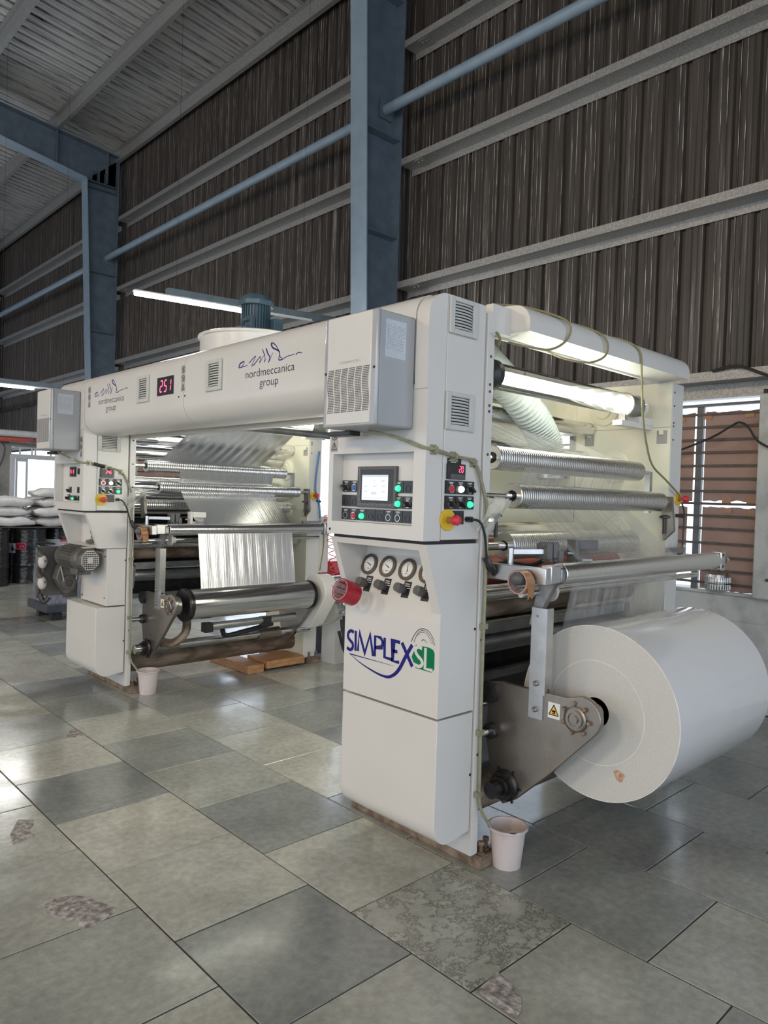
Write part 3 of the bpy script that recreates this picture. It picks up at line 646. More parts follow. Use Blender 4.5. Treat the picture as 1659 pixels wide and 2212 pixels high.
def module(parent, mp, u, v, s, kind, cap=None):
    """one black control module with what sits in it"""
    o = obj('control_module', fbox(mp, u-s*.485, u+s*.485, v-s*.46, v+s*.46, 0, .008), 'black', parent)
    if parent.parent is not None and parent.parent.parent is not None: return o
    cv = v-s*.12; r = s*.22
    def sub(n_, mb, m): obj(n_, mb, m, parent)
    if kind != 'blank':
        mb = MB(); fbox(mp, u-s*.24, u+s*.24, v+s*.32, v+s*.37, .008, .0084, mb); fbox(mp, u-s*.16, u+s*.16, v+s*.23, v+s*.27, .008, .0084, mb); sub('module_print', mb, 'white')
    if kind == 'sel':
        mb = MB(); ring(mp, u, cv, r*1.05, r*1.3, .008, .011, mb); sub('selector_bezel', mb, 'alu')
        mb = fdisc(mp, u, cv, r, .008, .015); a = .7
        q = lambda t, k: (u+math.cos(a)*t-math.sin(a)*k, cv-math.sin(a)*t-math.cos(a)*k)
        P = [mp(*q(x, y), h) for h in (.012, .034) for x, y in ((-r*1.15, -r*.3), (r*1.15, -r*.3), (r*1.15, r*.3), (-r*1.15, r*.3))]
        mb.add(P, [(0, 3, 2, 1), (4, 5, 6, 7), (0, 1, 5, 4), (1, 2, 6, 5), (2, 3, 7, 6), (3, 0, 4, 7)]); sub('selector_switch', mb, 'black')
    elif kind == 'btn':
        mb = MB(); ring(mp, u, cv, r*1.05, r*1.3, .008, .012, mb); sub('button_bezel', mb, 'alu'); sub('push_button', fdisc(mp, u, cv, r*1.05, .008, .016, r1=r*.95), cap)
    elif kind == 'ring':
        mb = MB(); ring(mp, u, cv, r*1.05, r*1.25, .008, .011, mb); sub('button_bezel', mb, 'alu'); sub('push_button', fdisc(mp, u, cv, r*1.05, .008, .010), 'black')
    elif kind == 'lamp':
        mb = fdisc(mp, u, cv, r*1.1, .008, .014); fdisc(mp, u, cv, r*1.1, .014, .022, mb, r1=r*.75); sub('pilot_lamp', mb, cap)
    elif kind == 'blank':
        mb = MB(); ring(mp, u, cv, r*1.05, r*1.2, .008, .0095, mb); sub('blanking_ring', mb, 'black')
    return o
def ring(mp, u, v, r0, r1, h0, h1, mb, n=20):
    vs = []
    for h in (h0, h1):
        for r in (r0, r1): vs += [mp(u+r*math.cos(2*PI*i/n), v+r*math.sin(2*PI*i/n), h) for i in range(n)]
    fs = []
    for i in range(n):
        j = (i+1) % n; fs += [(i, j, n+j, n+i), (2*n+i, 3*n+i, 3*n+j, 2*n+j), (n+i, n+j, 3*n+j, 3*n+i), (i, 2*n+i, 2*n+j, j)]
    return mb.add(vs, fs)
def warn(parent, mp, u, v, h, icons, back='lblgrey', w_=None, yellow=False):
    """pictogram strip, icons top to bottom: 'o' barred circle, 't' triangle"""
    n = len(icons); w_ = w_ or h/n*.82; o = obj('warning_sign', fbox(mp, u-w_/2, u+w_/2, v-h/2, v+h/2, 0, .0012), back, parent)
    mb = MB(); yb = MB(); r = min(w_*.42, h/n*.42)
    def st(pts, ww): mb.stroke(mp, pts, ww, t=.0020)
    for i, ch in enumerate(icons):
        cv = v+h/2-h/n*(i+.5)
        if ch == 'o':
            ring(mp, u, cv, r*.84, r, .0013, .002, mb); st([(u-r*.6, cv+r*.6), (u+r*.6, cv-r*.6)], r*.16); st([(u-r*.1, cv-r*.55), (u+r*.05, cv+r*.5)], r*.35)
        else:
            P = [(u, cv+r), (u+r*.95, cv-r*.75), (u-r*.95, cv-r*.75), (u, cv+r)]
            if yellow: yb.add([mp(a, b, .0015) for a, b in P[:3]], [(0, 1, 2)])
            st([P[0], P[1]], r*.16); st([P[1], P[2]], r*.16); st([P[2], P[0]], r*.16)
            if yellow: st([(u-r*.35, cv-r*.1), (u+r*.3, cv-r*.1)], r*.34); st([(u+r*.3, cv+.1*r), (u+r*.1, cv-r*.5)], r*.16); st([(u-r*.3, cv-r*.45), (u+r*.3, cv-r*.45)], r*.14)
            else: st([(u+r*.15, cv+r*.5), (u-r*.15, cv-.05*r), (u+r*.15, cv-.1*r), (u-r*.1, cv-r*.6)], r*.14)
    obj('pictogram', mb, 'ink_dark', o if o.parent.parent is None else parent)
    if yellow: obj('pictogram_ground', yb, 'yellow', o if o.parent.parent is None else parent)
    return o
def estop(parent, c0, ax, r, plate=True):
    """yellow disc, brass neck, red mushroom; ax points out of the machine"""
    c0, ax = Vector(c0), Vector(ax)
    o = obj('emergency_stop', MB().lathe(c0, ax, [(r, 0), (r, .004), (r*.95, .006), (.012, .006)], 32), 'yellow', parent, smooth=True, label='red mushroom emergency stop on a yellow disc')
    obj('neck', MB().cyl(c0+ax*.006, c0+ax*.035, .013, n=16), 'tape_brown', o)
    obj('mushroom_head', MB().lathe(c0+ax*.034, ax, [(.014, 0), (.020, .003), (.021, .022), (.017, .03), (0, .033)], 24), 'red', o, smooth=True)
    return o
def bolt(mb, p, ax, r, h): mb.lathe(p, ax, [(r, 0), (r, h*.7), (r*.7, h), (0, h)], 10)
def screw_row(parent, pts, ax, r=.006):
    mb = MB()
    for p in pts: bolt(mb, p, ax, r, .004)
    return obj('screws', mb, 'darkbar', parent, stuff=True)
def roller(parent, x0, x1, y, z, r, sx0=None, sx1=None, sr=.014, mat='roller', label=None):
    o = obj('roller', MB().lathe((x0, y, z), (1, 0, 0), [(.024, .012), (.026, 0), (r-.003, 0), (r, .003), (r, x1-x0-.003), (r-.003, x1-x0), (.02, x1-x0)], 40), mat, parent, smooth=True, label=label)
    if sx0 is not None: obj('shaft', MB().cyl((sx0, y, z), (x0+.02, y, z), sr), 'chrome', o, smooth=True)
    if sx1 is not None: obj('shaft', MB().cyl((x1-.02, y, z), (sx1, y, z), sr), 'chrome', o, smooth=True)
    obj('bearing', MB().cyl((x0-.003, y, z), (x0+.004, y, z), .023), 'blackmetal', o, smooth=True)
    return o
AY, AZ = 1.578, .7285     # winding axis
def arm_plate(parent, x, dirx, mat='plate', small=True):
    P = [(2.03, .785), (1.97, .80), (1.79, .80), (1.62, .805)]
    for i in range(9):
        a = PI*.5 + PI*.72*i/8; P.append((AY-.02+.09*math.cos(a), AZ+.01+.085*math.sin(a)))
    P += [(1.69, .47), (1.87, .30), (1.93, .265), (1.985, .30), (2.03, .52)]
    o = obj('swing_arm', MB().prism(P, 'x', x, x+dirx*.028), mat, parent, bevel=.003)
    return o
def station(dy, far):
    global OFF
    OFF = Vector((0, dy, 0))
    T = thing('laminator_station', 'nearer white laminating station with gauges, touch screen and the big clear film roll' if not far else 'farther white laminating station at left, winding shiny metallised film', 'machine', (2.3, 2.3, 0))
    mx, my = onX, onY
    # ---- frame plates, base rails
    o = obj('frame_plate', MB().box(2.445, 2.492, 1.975, 2.59, .06, 2.405), 'paint', T, bevel=.003)
    screw_row(o, [(2.468, 1.975, z) for z in (2.22, 2.10, 2.07, 2.01, 1.985, 1.80, 1.62, 1.0, .5)], (0, -1, 0))
    for (y0, y1) in ((1.945, 2.8),):
        r_ = obj('base_rail', MB().box(2.478, 2.585, y0, y1, 0, .058), 'rust', T, bevel=.003, label='rusty flat bar under the column')
        mb = MB()
        for x, y in ((2.505, 1.965), (2.556, 1.98), (2.53, 2.72)): mb.cyl((x, y, .058), (x, y, .10), .009, n=10); mb.cyl((x, y, .098), (x, y, .113), .015, n=6); mb.cyl((x, y, .058), (x, y, .068), .017, n=6)
        obj('levelling_bolts', mb, 'rust', r_, stuff=True)
    # drive-side frame, lamp glow tinted into the inside colour
    P = [(1.981, .06), (1.981, 2.335), (2.45, 2.345), (2.62, 2.345), (2.62, 2.08), (2.60, .06)] if not far else [(1.981, .06), (1.981, 2.335), (2.62, 2.345), (2.62, .06)]
    o = obj('frame_plate', MB().prism(P, 'x', 4.20, 4.34), 'paint', T, bevel=.003, label='drive-side frame plate, painted white, with two recessed lifting eyes')
    screw_row(o, [(4.22, 1.981, z) for z in (2.28, 2.2, 2.1, 2.08, 2.0, 1.3)], (0, -1, 0))
    obj('inner_face', MB().prism([(y+.001*(1 if y < 2.3 else -1), z) for y, z in P], 'x', 4.19, 4.1995), 'lamplit_cream', o)
    obj('seam', MB().box(4.1885, 4.1905, 1.981, 2.62, 2.0715, 2.0745), 'ink_grey', o)
    for yy, zz in ((2.52, 2.02), (2.035, 2.02)):
        mb = MB(); fbox(mx(4.19), -yy-.032, -yy+.032, zz-.045, zz+.035, .0005, .002, mb); e = obj('lifting_eye', mb, 'ink_grey', o, bevel=.0)
        mb = MB(); mb.box(4.172, 4.192, yy-.012, yy+.012, zz+.008, zz+.034); obj('eye_tongue', mb, 'lamplit_cream', o, bevel=.002)
    mb = MB()
    for (yy, zz, rr) in ((2.33, 1.84, .10), (2.42, 2.20, .10), (2.30, 1.45, .08)): mb.lathe((4.191, yy, zz), (-1, 0, 0), [(rr, 0), (rr, .012), (rr-.01, .018), (rr*.6, .018), (rr*.55, .03), (0, .03)], 36)
    obj('bearing_boss', mb, 'lamplit_cream', o, smooth=True, split=True)
    obj('bracket', MB().prism([(1.99, 1.40), (1.93, 1.46), (1.95, 1.66), (2.02, 1.66)], 'x', 4.165, 4.19), 'plate', o)
    obj('base_rail', MB().box(4.21, 4.37, 1.95, 2.75, 0, .058), 'rust', T, bevel=.003)
    mb = MB()
    for x in (4.25, 4.33): mb.cyl((x, 1.967, .058), (x, 1.967, .11), .012, n=8)
    obj('levelling_bolt', mb, 'steelbar', T, split=True)
    es = estop(T, (4.315, 1.981, 1.648) if not far else (4.26, 1.981, 1.60), (0, -1, 0), .042)
    obj('lock_pin', MB().cyl((4.30, 1.982, 1.55), (4.30, 1.93, 1.545), .011, n=12), 'black', T, smooth=True)
    mb = MB(); mb.cyl((4.16, 1.985, 1.44), (4.16, 1.985, 1.53), .010, n=10); mb.lathe((4.16, 1.985, 1.53), (0, 0, 1), [(.012, 0), (.030, .004), (.030, .014), (.012, .02), (0, .02)], 12); obj('star_knob', mb, 'black', T)
    mb = MB(); mb.cyl((2.55, 1.98, 1.44), (2.55, 1.98, 1.53), .009, n=10); mb.lathe((2.55, 1.98, 1.53), (0, 0, 1), [(.012, 0), (.026, .004), (.026, .014), (.012, .02), (0, .02)], 12); obj('star_knob', mb, 'black', T)
    # ---- operator column: upper cabinet with recessed control panel
    xb = 2.150; ub = MB()
    ub.box(XF, 2.188, YN+.574, 2.585, 1.432, 2.06); ub.box(XF, 2.188, YN, 2.047, 1.432, 2.04); ub.box(XF, 2.188, 2.047, YN+.574, 1.432, 1.49); ub.box(XF, 2.188, 2.047, YN+.574, 1.79, 2.06); ub.box(xb, 2.187, 2.047, YN+.574, 1.49, 1.79); ub.box(2.187, 2.195, YN+.008, 2.58, 1.436, 2.05)
    uc = obj('upper_cabinet', ub, 'paint', T)
    sp = obj('side_panel', MB().box(2.195, 2.437, YN, 2.585, 1.435, 2.432), 'paint', T, bevel=.004)
    rb = MB(); arc = [(2.08+.105-.105*math.cos(a), 2.325+.105*math.sin(a)) for a in [PI/2*i/8 for i in range(9)]]
    rb.prism([(2.085, 2.04)] + [(2.085, 2.30)] + [(x+.005, z) for x, z in arc[1:]] + [(2.190, 2.04)], 'y', YN, 2.05); obj('rounded_cover', rb, 'paint', T, smooth=True)
    vent(sp, my(YN), 2.197, 2.372, 2.275, 2.425); vent(sp, my(YN), 2.192, 2.367, 1.885, 2.04) 
    obj('dark_joint', MB().box(2.12, 2.44, YN+.02, 2.57, 1.418, 1.436), 'dark', T)
    mb = MB(); fdisc(mx(XF), -2.565, 1.452, .006, 0, .0015, mb); obj('lock', mb, 'dark', uc)
    if not far: warn(uc, mx(XF), -2.550, 1.847, .095, 'ot', w_=.046)
    else: warn(uc, mx(XF), -2.03, 1.91, .16, 'oot', w_=.045)
    # side controls
    m_ = my(YN); 
    mb = fbox(m_, 2.213, 2.318, 1.685, 1.748, 0, .014); fbox(m_, 2.216, 2.302, 1.748, 1.772, 0, .003, mb); d_ = obj('meter_display', mb, 'black', T, bevel=.001)
    obj('meter_keys', fbox(m_, 2.225, 2.312, 1.687, 1.706, .014, .0155), 'bezel', d_)
    mb = MB(); fbox(m_, 2.225, 2.28, 1.760, 1.763, .003, .0036, mb); fbox(m_, 2.235, 2.27, 1.753, 1.756, .003, .0036, mb); obj('meter_print', mb, 'white', d_)
    digits('digits', '20' if not far else '245', m_, 2.276 if not far else 2.255, 1.715, .024, d_, t=.0155)
    for r_, (v, kinds) in enumerate(((1.652, (('btn', 'red'), ('lamp', 'white_on'), ('sel', None))), (1.590, (('sel', None), ('sel', None), ('lamp', 'green_on'))))):
        cp = obj('control_row', fbox(m_, 2.207, 2.388, v-.0275, v+.0275, 0, .0015), 'black', T)
        for i, (k, cpv) in enumerate(kinds): module(cp, m_, 2.238+i*.059, v, .058, k, cpv)
    obj('push_plate', fbox(m_, 2.262, 2.328, 1.50, 1.556, 0, .004), 'black', T)
    estop(T, (2.228, YN-.001, 1.518), (0, -1, 0), .045)
    pc = obj('plug', MB().cyl((2.35, YN, 1.521), (2.35, YN-.03, 1.521), .012, n=14), 'black', T)
    obj('plug_cable', MB().tube([(2.35, YN-.03, 1.521), (2.372, 1.925, 1.512), (2.405, 1.925, 1.46), (2.44, 1.94, 1.37), (2.468, 1.955, 1.31), (2.50, 1.95, 1.305)], .0055), 'blackcord', pc, smooth=True)
    # front controls in the recess
    f_ = mx(xb)
    cp = obj('control_panel', fbox(f_, -2.553, -2.05, 1.491, 1.789, 0, .0015), 'paint', T, label='recessed control panel in the column face')
    if not far:
        S = .0555
        rows = [(1.650, {0: ('sel', 0), 1: ('btn', 'blue_btn'), 6: ('lamp', 'green_on'), 7: ('blank', 0)}), (1.585, {0: ('blank', 0), 1: ('blank', 0), 6: ('lamp', 'green_on'), 7: ('sel', 0)}),
                (1.525, {0: ('ring', 0), 1: ('btn', 'red'), 2: ('lamp', 'green_on'), 3: ('blank', 0), 4: ('blank', 0), 5: ('ring', 0), 6: ('ring', 0), 7: ('blank', 0)})]
        for v, d in rows:
            for i, (k, cpv) in d.items(): module(cp, f_, -2.52+i*.0565, v-.002, S, k, cpv)
        mb = fbox(f_, -2.435, -2.19, 1.556, 1.735, 0, .018); sc = obj('touch_screen', mb, 'bezel', T, bevel=.003, label='grey touch screen with peeling protective film')
        h_ = .018
        obj('glass_border', fbox(f_, -2.415, -2.205, 1.575, 1.722, h_, h_+.0008), 'black', sc)
        obj('screen', fbox(f_, -2.400, -2.235, 1.588, 1.698, h_+.0008, h_+.0016), 'screen', sc)
        mb = MB(); hh = h_+.0016
        fbox(f_, -2.400, -2.235, 1.688, 1.698, hh, hh+.0004, mb)
        for a, b, c_, d in ((-2.385, -2.365, 1.645, 1.652), (-2.33, -2.305, 1.645, 1.652), (-2.275, -2.25, 1.645, 1.652), (-2.385, -2.365, 1.622, 1.629), (-2.34, -2.305, 1.612, 1.625), (-2.275, -2.25, 1.622, 1.629), (-2.325, -2.315, 1.668, 1.676), (-2.28, -2.255, 1.668, 1.676), (-2.39, -2.245, 1.596, 1.600), (-2.385, -2.30, 1.662, 1.664)): fbox(f_, a, b, c_, d, hh, hh+.0004, mb)
        obj('screen_blocks', mb, 'screen2', sc)
        mb = MB(); rr = random.Random(4)
        for k in range(9):
            u = -2.42+k*.027; mb.stroke(f_, [(u, 1.574+rr.uniform(-.004, .004)), (u+.012, 1.567), (u+.02, 1.580+rr.uniform(-.006, .006))], .002, .001, t=h_+.003)
        mb.stroke(f_, [(-2.418, 1.73), (-2.41, 1.66), (-2.416, 1.60), (-2.405, 1.57)], .003, .002, t=h_+.003)
        obj('film_edges', mb, 'bag', sc)
    else:
        for u in (-2.36, -2.30):
            mb = fbox(f_, u-.027, u+.027, 1.69, 1.765, 0, .012); q = obj('meter_display', mb, 'black', cp); digits('digits', '51' if u < -2.33 else '8', f_, u-.014, 1.715, .026, cp, t=.013)
        module(cp, f_, -2.215, 1.73, .05, 'blank'); module(cp, f_, -2.39, 1.585, .052, 'sel'); module(cp, f_, -2.41, 1.525, .05, 'sel'); module(cp, f_, -2.21, 1.585, .05, 'blank')
        for i, (k, cv) in enumerate((('btn', 'red'), ('lamp', 'green_on'), ('blank', 0), ('sel', 0), ('blank', 0))): module(cp, f_, -2.36+i*.045, 1.522, .042, k, cv)
    # ---- cooling unit on the column
    cy0, cy1 = 2.055, 2.372
    cu = obj('cooling_unit', MB().box(1.892, XF, cy0, cy1, 1.878, 2.325), 'cool', T, bevel=.010, label='grey box cooling unit with a perforated front')
    obj('unit_frame', MB().box(1.878, 1.897, cy0-.002, cy1+.002, 1.876, 2.327), 'coolframe', cu, bevel=.008)
    fc = MB().box(1.874, 1.884, cy0+.028, cy1-.022, 1.888, 2.322); obj('front_cover', fc, 'paint', cu, bevel=.004)
    g = MB(); rr = 0; m1 = mx(1.874)
    for j in range(26):
        v = 1.938 + j*.0068
        for i in range(42):
            if i % 7 == 6: continue
            u = -2.337 + i*.0061 + .0045*math.sin(j/26*2*PI*1.15); g.add([m1(u+a, v+b, .0012) for a, b in ((-.0017, -.0020), (.0017, -.0020), (.0017, .0020), (-.0017, .0020))], [(0, 1, 2, 3)])
    obj('grille_holes', g, 'dark', cu, stuff=True)
    text('maker_lettering', 'COSMOTEC', m1, -2.205, 2.130, .013, .128, 'ink_grey', cu)
    mb = MB()
    for yy in (cy1-.011, cy0+.012): fdisc(mx(1.878), -yy, 2.10, .0055, 0, .002, mb)
    obj('cover_screw', mb, 'dark', cu, split=True)
    lb = obj('rating_label', fbox(my(cy0), 1.922, 2.032, 2.145, 2.292, 0, .001), 'label', cu)
    mb = MB(); rr = random.Random(2); m2 = my(cy0)
    for k in range(15):
        v = 2.268-k*.0065; u = 1.928
        while u < 2.02: L = rr.uniform(.006, .024); fbox(m2, u, min(u+L, 2.026), v, v+.0022, .001, .0013, mb); u += L+rr.uniform(.003, .018)
    obj('label_print', mb, 'ink_grey', cu); text('label_heading', 'COSMOTEC', m2, 1.962, 2.277, .009, .058, 'ink_dark', cu)
    obj('cable_socket', MB().box(1.99, 2.05, 2.33, 2.47, 1.858, 1.878), 'black', cu, bevel=.003)
    # clips and clear drain hose
    if not far: H = [(1.98, 2.20, 1.868), (2.03, 2.12, 1.85), (2.075, 2.075, 1.832), (2.085, 1.995, 1.805), (2.13, 1.968, 1.798), (2.25, 1.968, 1.778), (2.375, 1.968, 1.760), (2.43, 1.965, 1.66), (2.462, 1.962, 1.55)]
    else: H = [(1.98, 2.20, 1.868), (2.03, 2.12, 1.83), (2.075, 2.06, 1.80), (2.085, 1.985, 1.79), (2.13, 1.968, 1.79), (2.25, 1.968, 1.766), (2.375, 1.968, 1.735), (2.44, 1.965, 1.62), (2.462, 1.962, 1.52)]
    H += [(2.468, 1.962, 1.27), (2.466, 1.962, 1.0), (2.468, 1.962, .7), (2.474, 1.962, .42), (2.480, 1.960, .28), (2.52, 1.945, .20), (2.575, 1.94, .135)]
    dh = obj('drain_hose', MB().tube(H, .0075, n=8, smooth=4), 'hose', T, smooth=True, label='clear yellowish drain hose clipped along the column')
    mb = MB()
    for p in (H[4], H[5], H[6]): mb.box(p[0]-.017, p[0]+.017, 1.976, 1.981, p[2]-.02, p[2]+.02); mb.box(p[0]-.005, p[0]+.005, 1.955, 1.976, p[2]-.012, p[2]+.012)
    for z in (1.06, .60, .33): mb.box(2.452, 2.487, 1.955, 1.974, z-.012, z+.012)
    obj('hose_clip', mb, 'hose', dh, split=True)
    if far: obj('tie_wrap', MB().cyl((2.16, 1.968, 1.786), (2.24, 1.968, 1.769), .013, n=10), 'black', dh)
    # ---- lower column
    P0 = [(2.209, .69), (2.209, .255)] + [(2.209+.10-.10*math.cos(a), .255-.10*math.sin(a)) for a in [PI/2*i/8 for i in range(1, 9)]] + [(2.437, .175), (2.437, .69)]
    lc = obj('lower_cabinet', MB().prism(P0, 'y', YN, 2.578), 'paint', T, bevel=.003)
    mb = MB(); fdisc(my(2.445*0+YN), 2.43, .42, .006, 0, .002, mb); fdisc(my(YN), 2.43, 1.05, .006, 0, .002, mb); obj('lock', mb, 'dark', lc, split=True)
    if not far:
        zt, zb = 1.418, .70
        st = [(2.108, zt), (2.209, 1.13), (2.209, zb), (2.437, zb), (2.437, zt)]
        mid = [(2.209, zb), (2.209, 1.09), (2.305, 1.345), (2.305, 1.392), (2.118, 1.392), (2.108, zt), (2.437, zt), (2.437, zb)]
        mb = MB(); mb.prism(st, 'y', YN, 2.028); mb.prism(mid, 'y', 2.028, 2.545); mb.prism(st, 'y', 2.545, 2.578)
        gp = obj('gauge_cabinet', mb, 'paint', T, label='cabinet with a sloped recess holding four pressure gauges')
        # sloped panel frame: u=-y, v along the slope
        sl = Vector((.096, 0, .255)).normalized(); nr = Vector((-.255, 0, .096)).normalized(); o0 = Vector((2.209, 0, 1.09))
        ms = lambda u, v, h: tuple(o0 + sl*v + nr*h + Vector((0, -u, 0)))
        vof = lambda z: (z-1.09)/sl.z
        for yy, zz, ang in ((2.498, 1.288, 2.75), (2.375, 1.288, 2.7), (2.249, 1.286, 1.75), (2.123, 1.285, 2.7)):
            u, v = -yy, vof(zz); mb = MB(); ring(ms, u, v, .036, .050, 0, .010, mb, 32); ga = obj('pressure_gauge', mb, 'gaugerim', gp, smooth=True)
            obj('gauge_dial', fdisc(ms, u, v, .037, 0, .004, n=28), 'white', gp)
            mb = MB()
            for k in range(11): a = math.radians(-45+27*k); mb.stroke(ms, [(u+.027*math.cos(a), v+.027*math.sin(a)), (u+.033*math.cos(a), v+.033*math.sin(a))], .0015, t=.0046)
            mb.stroke(ms, [(u-.012*math.cos(ang), v-.012*math.sin(ang)), (u+.026*math.cos(ang), v+.026*math.sin(ang))], .005, .0015, t=.0052); mb.stroke(ms, [(u-.008, v-.02), (u+.008, v-.02)], .002, t=.0046)
            obj('gauge_needle', mb, 'ink_dark', gp)
        for k, (yy, zz) in enumerate(((2.487, 1.20), (2.365, 1.20), (2.238, 1.20), (2.118, 1.20))):
            u, v = -yy, vof(zz); obj('knob_plate', fbox(ms, u-.008, u+.036, v-.034, v+.040, 0, .001), 'black', gp)
            mb = MB(); fbox(ms, u, u+.026, v+.026, v+.030, .001, .0014, mb); fbox(ms, u, u+.03, v+.017, v+.021, .001, .0014, mb); fbox(ms, u+.008, u+.036, v+.008, v+.011, .001, .0014, mb); obj('plate_print', mb, 'white', gp)
            mb = fdisc(ms, u, v, .017, .001, .022, n=20); fdisc(ms, u, v, .022, .02, .05, mb, n=20, r1=.020); obj('regulator_knob', mb, 'bezel', gp, smooth=True)
        # printed lettering
        m3 = mx(2.209); W = .0155
        ink = MB()
        for k in ('S', 'I', 'M', 'P', 'L', 'E', 'E2'): ink.stroke(m3, LOGO[k], W, t=.0006, sm=3 if k in 'S' else 0)
        ink.stroke(m3, LOGO['X1'], W*1.15, t=.0008); 
        ink.stroke(m3, LOGO['X2'][:3], W*1.15, W*1.15, t=.0009); ink.stroke(m3, LOGO['X2'][2:], W*1.2, .0016, t=.0009, sm=4); ink.stroke(m3, LOGO['th'], .0055, .0012, t=.0007)
        obj('name_lettering', ink, 'ink_blue', gp)
        G = LOGO['G']; mb = MB().add([m3(u, v, .0005) for u, v in G], [tuple(range(len(G)))]); obj('name_badge', mb, 'ink_green', gp)
        mb = MB(); mb.stroke(m3, LOGO['gS'], .0150, t=.0011, sm=3); mb.stroke(m3, LOGO['gL'], .0150, t=.0011); obj('badge_letters', mb, 'paint', gp)
        mb = MB()
        for k, ww in (('A1', .0036), ('A2', .0028), ('A3', .0022), ('A4', .0034)): mb.stroke(m3, LOGO[k], ww, ww*.6, t=.0006, sm=4)
        obj('badge_arcs', mb, 'ink_dark', gp)
    else:
        # slanted tray, open to the front, above a set-back gear cabinet
        ztp, zbt = 1.418, 1.146
        st = [(2.118, ztp), (2.215, zbt), (2.437, zbt), (2.437, ztp)]
        mid = [(2.118, ztp), (2.125, 1.398), (2.30, 1.398), (2.30, 1.165), (2.209, 1.165), (2.215, zbt), (2.437, zbt), (2.437, ztp)]
        mb = MB(); mb.prism(st, 'y', YN, 2.02); mb.prism(mid, 'y', 2.02, 2.545); mb.prism(st, 'y', 2.545, 2.60)
        gp = obj('tray_cabinet', mb, 'paint', T, label='slanted tray cabinet with a cutter and a brush lying in it')
        mb = MB(); mb.cyl((2.27, 2.34, 1.178), (2.23, 2.11, 1.195), .013, n=10); mb.cyl((2.255, 2.25, 1.182), (2.248, 2.20, 1.19), .017, n=10); obj('brush', mb, 'plate', gp)
        mb = MB(); mb.tube([(2.255, 2.20, 1.235), (2.245, 2.21, 1.27), (2.25, 2.175, 1.325), (2.255, 2.14, 1.27), (2.26, 2.17, 1.235)], .006, n=6); mb.box(2.245, 2.265, 2.17, 2.20, 1.21, 1.232); mb.box(2.245, 2.265, 2.06, 2.09, 1.20, 1.22); mb.tube([(2.255, 2.075, 1.22), (2.25, 2.10, 1.26), (2.25, 2.08, 1.28)], .004, n=6); obj('shears', mb, 'bezel', gp)
        gc = obj('gear_cabinet', MB().box(2.287, 2.437, YN+.005, 2.49, .70, 1.142), 'paint', T, bevel=.003)
        mb = MB(); fdisc(mx(2.287), -2.02, .76, .007, 0, .002, mb); fdisc(mx(2.287), -2.02, 1.08, .007, 0, .002, mb); fdisc(mx(2.287), -2.46, .735, .009, 0, .003, mb); obj('lock', mb, 'dark', gc, split=True)
        obj('back_plate', MB().box(2.19, 2.30, 2.60, 2.62, .70, 1.14), 'motorgrey', T)
        # fan-cooled motor, axis along Y
        mo = obj('drive_motor', MB().lathe((2.17, 2.09, 1.055), (0, 1, 0), [(.078, .0), (.092, .015), (.092, .09), (.080, .095), (.080, .38), (.095, .385), (.095, .41)], 24), 'motorgrey', T, smooth=True, label='grey fan-cooled electric motor on the column side')
        oc = [(2.17+.082*math.cos(PI/8+PI/4*i), 1.055+.092*math.sin(PI/8+PI/4*i)) for i in range(8)]
        obj('fan_cowl', MB().prism(oc, 'y', 2.02, 2.10), 'motorgrey', mo, bevel=.004)
        og = [(2.17+.070*math.cos(PI/8+PI/4*i), 1.055+.078*math.sin(PI/8+PI/4*i)) for i in range(8)]
        obj('fan_grille', MB().prism(og, 'y', 2.012, 2.022), 'cap', mo)
        mb = MB()
        for i in range(9):
            for j in range(9):
                x, z = (i-4)*.0135, (j-4)*.0150
                if abs(x)+abs(z) < .088 and not (abs(i-4) < 2 and abs(j-4) < 2): fbox(my(2.012), 2.17+x-.0045, 2.17+x+.0045, 1.055+z-.005, 1.055+z+.005, 0, .0012, mb)
        obj('grille_holes', mb, 'dark', mo, stuff=True)
        mb = MB()
        for k in range(20):
            a = 2*PI*k/20; ca, sa = math.cos(a), math.sin(a); mb.add([(2.17+r*ca-t*sa, y, 1.055+r*sa+t*ca) for y in (2.19, 2.46) for r, t in ((.078, -.003), (.097, -.003), (.097, .003), (.078, .003))], [(0, 1, 2, 3), (4, 7, 6, 5), (0, 4, 5, 1), (1, 5, 6, 2), (2, 6, 7, 3), (3, 7, 4, 0)])
        obj('cooling_fins', mb, 'motorgrey', mo, stuff=True)
        obj('terminal_box', MB().box(2.11, 2.22, 2.12, 2.26, .935, .985), 'motorgrey', mo, bevel=.006)
        obj('top_cover', MB().box(2.13, 2.21, 2.03, 2.09, 1.146, 1.152), 'cap', mo)
        # gearbox with hollow shaft and capped side plate
        gb = obj('gearbox', MB().prism([(2.13, .79), (2.09, .87), (2.12, .98), (2.24, .98), (2.27, .87), (2.24, .78), (2.18, .74)], 'y', 2.49, 2.60), 'motorgrey', T, bevel=.008, label='grey gearbox casting below the motor')
        mb = MB(); mb.lathe((2.185, 2.49, .835), (0, -1, 0), [(.058, 0), (.058, .012), (.042, .016), (.042, .024), (.030, .024), (.030, .004), (0, .004)], 24); obj('hollow_shaft', mb, 'motorgrey', gb, smooth=True)
        mb = MB()
        for a, b in (((2.12, .97), (2.145, .85)), ((2.25, .97), (2.24, .86))): mb.tube([(a[0], 2.485, a[1]), (b[0], 2.475, b[1])], .008, n=6, smooth=0)
        obj('casting_rib', mb, 'plate', gb, split=True)
        sd = obj('side_plate', MB().box(1.985, 2.0, 2.62, 2.66, .71, 1.13), 'steelbar', T); obj('side_plate', MB().box(2.0, 2.3, 2.63, 2.65, .72, 1.12), 'motorgrey', T)
